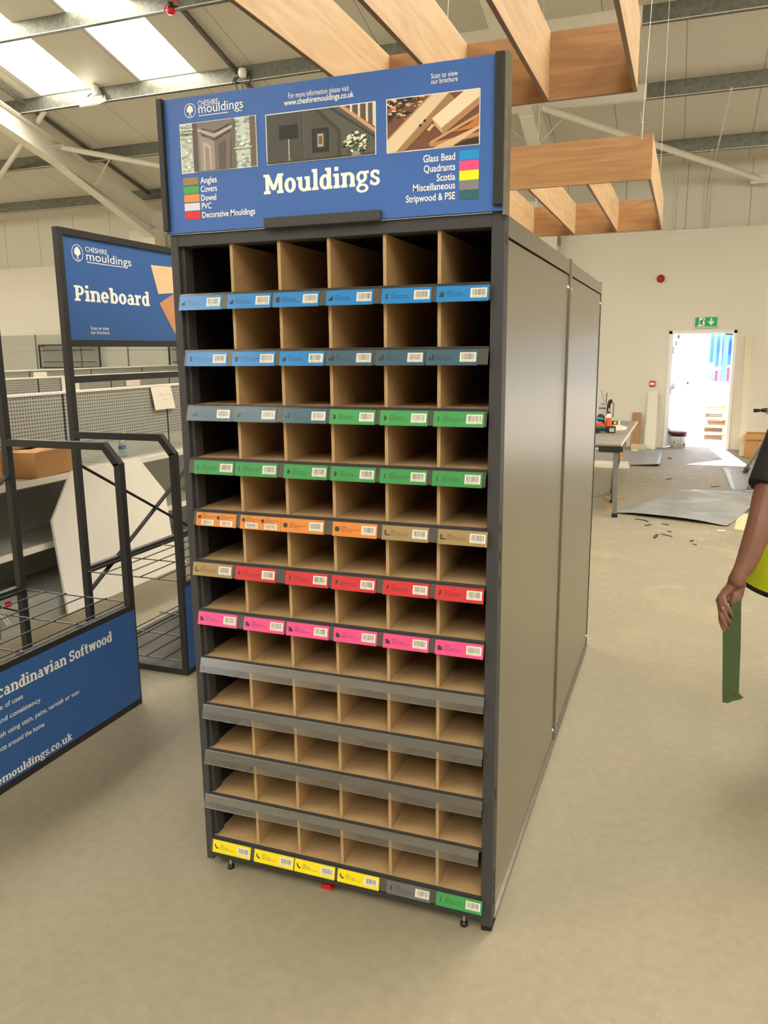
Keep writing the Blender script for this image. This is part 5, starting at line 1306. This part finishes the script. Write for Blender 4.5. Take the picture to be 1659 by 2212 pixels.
MB().tube(ga, ga+ax_*.07, .026, .022).tube(ga+ax_*.07, ga+ax_*.1, .012).tube(ga+ax_*.1, ga+ax_*.145, .024, .03).build('side_grip', M_rubber, root)
b = MB().obox(ga+ax_*.27, ax_*.115, V((-ax_.y, ax_.x, 0))*.03, (0, 0, .028)); b.path([ga+ax_*.15+V((0, 0, -.01)), ga+ax_*.17+V((0, 0, -.045)), ga+ax_*.38+V((0, 0, -.045))], .006)
b.build('head_bar', mat('head_olive', '#6f6d5c', .5), root)
MB().tube(hub+V((0, 0, .0)), V((hub.x, hub.y, (ga.z))), .025).tube(V((hub.x, hub.y, ga.z)), ga+ax_*.38, .02).build('centre_column', M_bgrey, root)
# black strap loop on the floor by the tripod foot
pts = [onz(u, v, .006) for u, v in ((1659, 1056), (1625, 1057), (1604, 1058), (1612, 1063), (1635, 1067), (1670, 1068))]
o = MB().path(pts, .006, n=6).build('black_strap', M_rubber); tag(o, 'thin black strap looped on the floor beside the tripod foot', 'strap')
# ================================================================ OUTSIDE THE DOOR
M_conc = mat('yard_concrete', '#c9c4ba', .8, var=.06, scale=2)
o = MB().box(-30, 40, 12.55, 60, -.14, -.02).build('yard_ground', M_conc, keep=True); tag(o, 'sunlit concrete yard outside the doorway', 'ground', kind='structure')
M_pal = wood('pallet_wood', '#c39a66', '#dcb985', (1, 4, 4), 3, .7)
M_pald = wood('pallet_wood_grey', '#8f8170', '#b3a48f', (1, 4, 4), 3, .7)
def pallet(z, rot, lab, m, dx=0):
    root = thing('wooden_pallet', lab, 'pallet', (2.12+dx, 14.25, z), 'stacked pallets'); root.rotation_euler.z = rot; ORG[root.name] = V((0, 0, 0))
    b = MB()
    for y in (-.45, -.22, 0, .22, .45): b.box(-.5, .5, y-.05, y+.05, .115, .135)
    b.build('deck_board', m, root)
    b = MB()
    for y in (-.44, 0, .44): b.box(-.5, .5, y-.05, y+.05, 0, .02)
    b.build('base_board', m, root)
    for x in (-.43, 0, .43):
        for y in (-.44, 0, .44): MB().box(x-.06, x+.06, y-.05, y+.05, .02, .095).build('block', M_pal, root)
        MB().box(x-.05, x+.05, -.5, .5, .095, .115).build('stringer', m, root)
for k in range(5): pallet(-.02+.1355*k, .03*(-1)**k, '%s wooden pallet of the stack outside the doorway' % ('lowest', 'second lowest', 'middle', 'second highest', 'topmost')[k], (M_pal, M_pald)[k % 2], .02*(k % 3))
# blue corrugated building beyond the yard
M_cor = clad_material('blue_cladding', '#5f8fb5', '#3f6a8e', .9, 0, 0, .3)
root = thing('industrial_building', 'blue corrugated industrial building beyond the fence, seen through the doorway', 'building', (2, 34, 0))
MB().box(-8, 7.2, 34, 40, -.02, 8).build('blue_wall', M_cor, root)
MB().box(-8, 14, 33.9, 33.98, -.02, .9).build('brick_base', mat('pale_base', '#a9b8c4', .8), root)
MB().box(7.2, 14, 34.4, 40, -.02, 8).build('pale_wall', mat('pale_cladding', '#a8bccb', .6), root)
a0, a1 = ony(1555, 765, 33.9), ony(1577, 735, 33.9)
w = MB().box(a0.x, a1.x+.25, 33.85, 34.4, a0.z, a1.z).build('shutter_window', mat('window_blue', '#3f73b8', .4), root)
b = MB()
for k in range(5): x = a0.x+(a1.x+.25-a0.x)*k/4; b.box(x-.04, x+.04, 33.8, 33.85, a0.z, a1.z)
b.build('window_bar', mat('bar_blue', '#2c5690', .4), w)
# palisade fence
root = thing('palisade_fence', 'blue grey palisade fence in front of the red car', 'fence', (2, 22, 0))
M_fn = mat('fence_steel', '#5a88ad', .5)
b = MB()
for k in range(70): b.box(-2+.15*k, -1.93+.15*k, 22, 22.012, .05, 2.3)
b.build('pale', M_fn, root)
MB().box(-2, 8.5, 22.012, 22.05, 1.95, 2.0).build('fence_rail', M_fn, root); MB().box(-2, 8.5, 22.012, 22.05, .35, .4).build('fence_rail', M_fn, root)
for k in range(4): MB().box(-.3+2.6*k, -.2+2.6*k, 22.05, 22.13, -.02, 2.3).build('fence_post', M_fn, root)
# red car behind the fence
def car(name, lab, cat, c, L, rot, paint, H=1.45):
    root = thing(name, lab, cat, c); root.rotation_euler.z = rot; ORG[root.name] = V((0, 0, 0))
    h = L/2
    side = [(x, z*1.3) for x, z in [(-h, .35), (-h+.05, .75), (-h+.85, .92), (-h+1.5, H), (h-1.1, H), (h-.25, .95), (h-.03, .85), (h, .35)]]
    MB().prism([(x, z) for x, z in side], (0, -.85, 0), (1, 0, 0), (0, 0, 1), (0, 1.7, 0)).build('car_body', paint, root, bevel=.05)
    gl = mat('car_glass', '#33424e', .1)
    MB().prism([(-h+1.05, 1.25), (-h+1.58, H*1.3-.08), (h-1.18, H*1.3-.08), (h-.5, 1.25)], (0, -.857, 0), (1, 0, 0), (0, 0, 1), (0, 1.714, 0)).build('side_window', gl, root)
    for x in (-h+.75, h-.75):
        for y in (-.86, .66):
            wh = MB().tube((x, y, .32), (x, y+.2, .32), .32, n=24).build('wheel', M_rubber, root)
            MB().tube((x, y-.005 if y < 0 else y+.2, .32), (x, y+.0 if y < 0 else y+.205, .32), .2, n=20).build('hub', M_bright, wh)
    return root
car('red_car', 'red car parked behind the palisade fence', 'car', (4.2, 25.5, -.02), 4.2, 0, mat('car_red', '#c21f3f', .25, coat=.6))
# white van close to the door: only its mirror, window seal and bonnet side read
root = thing('white_van', 'white van standing beyond the pallets with a grey wing mirror', 'van', (2.7, 16.5, -.02)); ORG[root.name] = V((0, 0, 0)); root.location = (0, 0, 0)
M_van = mat('van_white', '#f1f1ef', .35, coat=.3)
p = lambda u, v, y=16.0: ony(u, v, y)
bz = p(1550, 831).z; zlow = .28
MB().box(1.62, 5.2, 16.0, 17.7, zlow, bz).build('van_body', M_van, root, bevel=.05)
MB().box(-1.6, 1.62, 16.0, 17.7, zlow, 2.25).build('van_cargo', M_van, root, bevel=.06)
b = MB(); ps = [p(1526, 769, 15.99), p(1532, 829, 15.99), p(1570, 831, 15.99)]
b.path(ps, .018, n=6); b.path([p(1556, 757, 15.99), p(1550, 831, 15.99)], .014, n=6); b.build('window_seal', M_bgrey, root)
m0 = p(1534, 795, 15.8)
MB().obox(m0, (.085, 0, 0), (0, .05, 0), (0, 0, .10)).build('wing_mirror', mat('mirror_grey', '#5d6770', .4), root, bevel=.03)
MB().bar(p(1529, 801, 15.82), p(1531, 806, 15.99), .06, .04).build('mirror_arm', mat('mirror_grey', '#5d6770', .4), root)
MB().box(-1.6, 1.64, 16.3, 17.4, 1.0, 1.1).build('cab_bulkhead', M_van, root)
for x in (-.9, 4.4):
    for y in (15.98, 17.5): MB().tube((x, y, .33), (x, y+.22, .33), .33, n=24).build('wheel', M_rubber, root)
MB().box(1.62, 5.2, 16.02, 17.68, .1, zlow).build('sill', M_rubber, root)
# ================================================================ PERSON AT THE RIGHT EDGE
D0 = 2.75
def W(u, v, dz=0.0): return atd(u, v, D0+dz)
def capsule(mb, a, b_, ra, rb, n=14):
    mb.tube(a, b_, ra, rb, n=n); mb.ball(a, ra, n=n); mb.ball(b_, rb, n=n)
def remeshed(mb, name, m, parent, voxel, smooth, loc=None):
    o = mb.build(name, m, parent, loc=loc)
    md = o.modifiers.new('skin', 'REMESH'); md.mode = 'VOXEL'; md.voxel_size = voxel; md.use_smooth_shade = True
    if smooth:
        s = o.modifiers.new('soften', 'SMOOTH'); s.factor = .5; s.iterations = smooth
    return o
M_skin = mat('skin', '#7d5545', .5, var=.08, scale=14, bump=.12, bscale=90)
M_skin.node_tree.nodes['Principled BSDF'].inputs['Subsurface Weight'].default_value = .08
M_skin.node_tree.nodes['Principled BSDF'].inputs['Subsurface Radius'].default_value = (.02, .008, .004)
wrist = W(1593, 1254, .002)
shL = W(1738, 850, .10)
tc = V((shL.x+.20, shL.y+.05, 0)); SHZ = shL.z
shR = V((tc.x+.20, tc.y+.03, SHZ))
b = MB()
# forearm and upper arm
fa = [(wrist, .0265), (W(1597, 1240, .002), .0275), (W(1610, 1221, .004), .034), (W(1621, 1194, .004), .0385), (W(1632, 1163, .004), .0415), (W(1641, 1132, .006), .0425), (W(1645, 1112, .010), .0415), (W(1652, 1085, .016), .044), (W(1662, 1050, .022), .047), (W(1695, 955, .06), .052), (shL, .06)]
for (p0, r0), (p1, r1) in zip(fa[:-1], fa[1:]): capsule(b, p0, p1, r0, r1)
capsule(b, W(1583, 1252, .012), W(1590, 1240, .008), .017, .018)       # wrist bone
# palm behind the board's left edge
mcp = [W(1562, 1287, .014), W(1556.5, 1291, .019), W(1553.5, 1297.5, .025), W(1555.5, 1305, .032)]
for i, m_ in enumerate(mcp):
    st = W(1587+(3-i)*4.2-6, 1256+i*1.5, .006+.006*i)
    capsule(b, st, m_, .0165, .0105)
    capsule(b, st.lerp(m_, .5)+(_fwd*.006), m_+_fwd*.004, .0155, .011)
capsule(b, W(1600, 1262, .014), W(1594, 1286, .022), .018, .014); capsule(b, W(1590, 1266, .02), W(1578, 1288, .026), .018, .012)
capsule(b, W(1600, 1264, .016), W(1593, 1292, .022), .017, .013); capsule(b, W(1590, 1272, .02), W(1584, 1294, .024), .016, .012); capsule(b, W(1596, 1280, .02), W(1575, 1296, .026), .014, .012)
capsule(b, W(1588, 1286, .016), W(1582, 1306, .0135), .014, .0115); capsule(b, W(1594, 1284, .016), W(1592, 1300, .0135), .014, .011)
# fingers wrapped over the camera side of the board
pip = [W(1567.5, 1306.5, -.0185), W(1561, 1316.5, -.0185), W(1556.5, 1328, -.0165), W(1556, 1340, -.0085)]
dip = [W(1577, 1320.5, -.0220), W(1570.5, 1334.5, -.0220), W(1565.5, 1347.5, -.0205), W(1561, 1356, -.0155)]
tip = [W(1582, 1331.5, -.0190), W(1576.5, 1345, -.0190), W(1571.5, 1357.5, -.0180), W(1565.5, 1364, -.0160)]
for a0, a1, a2, a3, r in zip(mcp, pip, dip, tip, (.0076, .0076, .0072, .0064)):
    capsule(b, a0, a1, r+.0016, r+.0005, 12); capsule(b, a1, a2, r+.0005, r-.0006, 12); capsule(b, a2, a3, r-.0006, r-.0018, 12)
# thumb pressed on the far side of the board
tb0, tb1, tb2 = W(1597, 1285, .026), W(1593, 1306, .019), W(1585, 1321, .0165)
capsule(b, W(1600, 1264, .018), tb0, .016, .0135); capsule(b, tb0, tb1, .0125, .0105); capsule(b, tb1, tb2, .0105, .0088)
# other arm, torso, neck, head, legs (standing just outside the picture, back to the viewer)
elR = shR+V((.07, .0, -.29)); wrR = elR+V((-.02, .12, -.23))
capsule(b, shR, elR, .06, .044); capsule(b, elR, wrR, .042, .027)
for i in range(4):
    k0 = wrR+V((-.03+.02*i, .03, -.085)); capsule(b, wrR, k0, .02, .011); capsule(b, k0, k0+V((0, .012, -.04)), .0095, .0085); capsule(b, k0+V((0, .012, -.04)), k0+V((0, -.004, -.066-.006*(i in (1, 2)))), .0085, .007)
capsule(b, wrR+V((-.02, .02, -.03)), wrR+V((-.06, .045, -.07)), .015, .01); capsule(b, wrR+V((-.06, .045, -.07)), wrR+V((-.06, .05, -.105)), .01, .008)
for z, r, hw in ((SHZ-.06, .085, .11), (SHZ-.2, .1, .085), (SHZ-.36, .1, .06), (SHZ-.5, .105, .07)):
    capsule(b, tc+V((-hw, 0, z)), tc+V((hw, 0, z)), r, r)
capsule(b, shL, tc+V((0, 0, SHZ)), .06, .075); capsule(b, shR, tc+V((0, 0, SHZ)), .06, .075)
neck = tc+V((0, .01, SHZ+.02)); capsule(b, neck, neck+V((0, .02, .09)), .06, .056)
hd = neck+V((0, .035, .19))
b.ball(hd, .1, n=20, sx=.78, sy=.98, sz=1.18); b.ball(hd+V((0, .03, -.06)), .07, n=16, sx=.85, sy=.9, sz=.9)
b.ball(hd+V((0, .11, -.02)), .018, sx=.8, sz=1.4); b.ball(hd+V((0, .105, -.055)), .02, sx=1.3, sy=.5, sz=.45)
for s in (-1, 1): b.ball(hd+V((s*.08, .0, -.01)), .03, sx=.35, sy=.7, sz=1.1); b.ball(hd+V((s*.033, .088, .015)), .014, sx=1.3, sy=.5)
hip = SHZ-.53
for s in (-1, 1):
    h0 = tc+V((s*.095, 0, hip-.06)); kn = tc+V((s*.1, .03, .5)); an = tc+V((s*.1, -.01, .09))
    capsule(b, h0, kn, .088, .06); capsule(b, kn, kn.lerp(an, .35)+V((0, -.015, 0)), .058, .058); capsule(b, kn.lerp(an, .35)+V((0, -.015, 0)), an, .056, .04)
    capsule(b, an+V((0, -.03, -.045)), an+V((s*.02, .15, -.055)), .035, .03)
person = remeshed(b, 'person', M_skin, None, .003, 3, loc=(tc.x, tc.y, 0))
tag(person, 'person in hi-vis vest and black T-shirt at the right edge, carrying a green board', 'person')
# T-shirt with short sleeves
M_tee = mat('black_tshirt', '#111214', .85, var=.2, scale=8)
b = MB()
slv = W(1657, 1062, .026)
cuff_n = (shL-slv).normalized()
b.tube(W(1654.5, 1056, .024), W(1695, 955, .06), .064, .068, n=20); b.tube(W(1695, 955, .06), shL, .068, .074, n=20); b.ball(shL, .074)
b.tube(shR, shR.lerp(elR, .75), .075, .062, n=20); b.ball(shR, .075)
for z, r, hw in ((SHZ-.06, .1, .115), (SHZ-.2, .113, .09), (SHZ-.36, .112, .068), (SHZ-.5, .118, .075), (SHZ-.6, .118, .078)):
    capsule(b, tc+V((-hw, 0, z)), tc+V((hw, 0, z)), r, r)
capsule(b, shL, tc+V((0, 0, SHZ+.01)), .072, .082); capsule(b, shR, tc+V((0, 0, SHZ+.01)), .072, .082)
remeshed(b, 'tshirt', M_tee, person, .009, 3)
# trousers and boots
b = MB()
capsule(b, tc+V((-.08, 0, hip-.02)), tc+V((.08, 0, hip-.02)), .115, .115)
for s in (-1, 1):
    h0 = tc+V((s*.095, 0, hip-.06)); kn = tc+V((s*.1, .03, .5)); an = tc+V((s*.1, -.01, .09))
    capsule(b, h0, kn, .108, .09); capsule(b, kn, an+V((0, -.008, 0)), .09, .07)
remeshed(b, 'trousers', mat('dark_trousers', '#2b2c31', .85), person, .012, 3)
for s in (-1, 1):
    an = tc+V((s*.1, -.01, .09)); b = MB()
    capsule(b, an+V((0, -.03, -.035)), an+V((s*.02, .16, -.045)), .052, .042); b.tube(an+V((0, -.01, .07)), an+V((0, -.015, -.03)), .058, .056)
    b.box(an.x-.05, an.x+.055, an.y-.085, an.y+.2, .002, .025)
    remeshed(b, 'boot', mat('boot_brown', '#4a3526', .7), person, .009, 2)
b = MB(); b.ball(hd+V((0, -.012, .02)), .104, n=20, sx=.8, sy=.98, sz=1.14)
hr = b.build('hair', mat('dark_hair', '#2c2119', .8, bump=.6, bscale=120), person)
# open hi-vis vest hanging from the shoulders, hem bound in black
M_hv = mat('hi_vis_yellow', '#c3cf12', .6, var=.08, scale=9)
b = MB(); N = 48; prev = None
hemL = W(1607, 1253, .30)
cxh = tc.x+.0; rxh = cxh-hemL.x
rings = [(SHZ+.045, .165, .115, 0), (SHZ-.0, .225, .135, 0), (SHZ-.15, .228, .15, 0), (SHZ-.32, .235, .165, 0), (hemL.z+.12, rxh*.88, .205, .0), (hemL.z, rxh, .235, 0), (hemL.z-.018, rxh, .237, 1)]
vs = []
for z, rx, ry, q in rings:
    for i in range(N):
        t = 2*math.pi*i/N; w_ = 1+.02*math.sin(5*t)*(1 if z < SHZ-.3 else 0)
        vs.append(V((tc.x+rx*w_*math.cos(t), tc.y+ry*w_*math.sin(t), z+(.0 if z > SHZ-.3 else .012*math.sin(t+.4)))))
fs = []; 
for j in range(len(rings)-1):
    for i in range(N):
        if 10 <= i <= 13 and j < 6: continue       # open front, facing away
        b.add([vs[j*N+i], vs[j*N+(i+1) % N], vs[(j+1)*N+(i+1) % N], vs[(j+1)*N+i]], [(0, 1, 2, 3)], 1 if j == 5 else 0, True)
vest = b.build('hi_vis_vest', [M_hv, M_tee], person, recalc=False)
md = vest.modifiers.new('weld', 'WELD'); md.merge_threshold = .0005
md = vest.modifiers.new('thickness', 'SOLIDIFY'); md.thickness = .004
b = MB()
for i in range(N):
    if 10 <= i <= 13: continue
    t0, t1 = 2*math.pi*i/N, 2*math.pi*(i+1)/N
    q = []
    for t, z in ((t0, SHZ-.40), (t1, SHZ-.40), (t1, SHZ-.35), (t0, SHZ-.35)):
        f = .262 if z < SHZ-.38 else .25
        q.append(V((tc.x+f*math.cos(t), tc.y+(f-.07)*math.sin(t), z)))
    b.add(q, [(0, 1, 2, 3)])
b.build('reflective_band', mat('reflective_tape', '#c7c9c6', .3, metal=.4), person)
# green board held in the hand
M_gb = mat('green_board', '#34481f', .55, var=.1, scale=7)
t0 = -.0095; t1 = -.0005
cor = [(1577, 1311), (1598, 1298), (1601.5, 1302), (1600, 1400), (1596, 1497), (1606, 1507), (1600, 1511), (1582, 1515), (1572, 1519), (1560, 1517), (1561, 1400), (1561, 1330)]
fr = [W(u, v, t0) for u, v in cor]; bk = [W(u, v, t1) for u, v in cor]; n = len(cor)
b = MB(); b.add(fr+bk, [tuple(range(n)), tuple(reversed(range(n, 2*n)))]+[(i, n+i, n+(i+1) % n, (i+1) % n) for i in range(n)])
for u, v in ((1567, 1506), (1584, 1499), (1586, 1503)): b.obox(W(u, v, t0), _r2*.0015, _u2*.005, _fwd*.0004, 1)
bd = b.build('green_board', [M_gb, mat('green_board_mark', '#1d2a17', .7)]); tag(bd, 'narrow green board held upright in the hand of the person at the right edge', 'board')
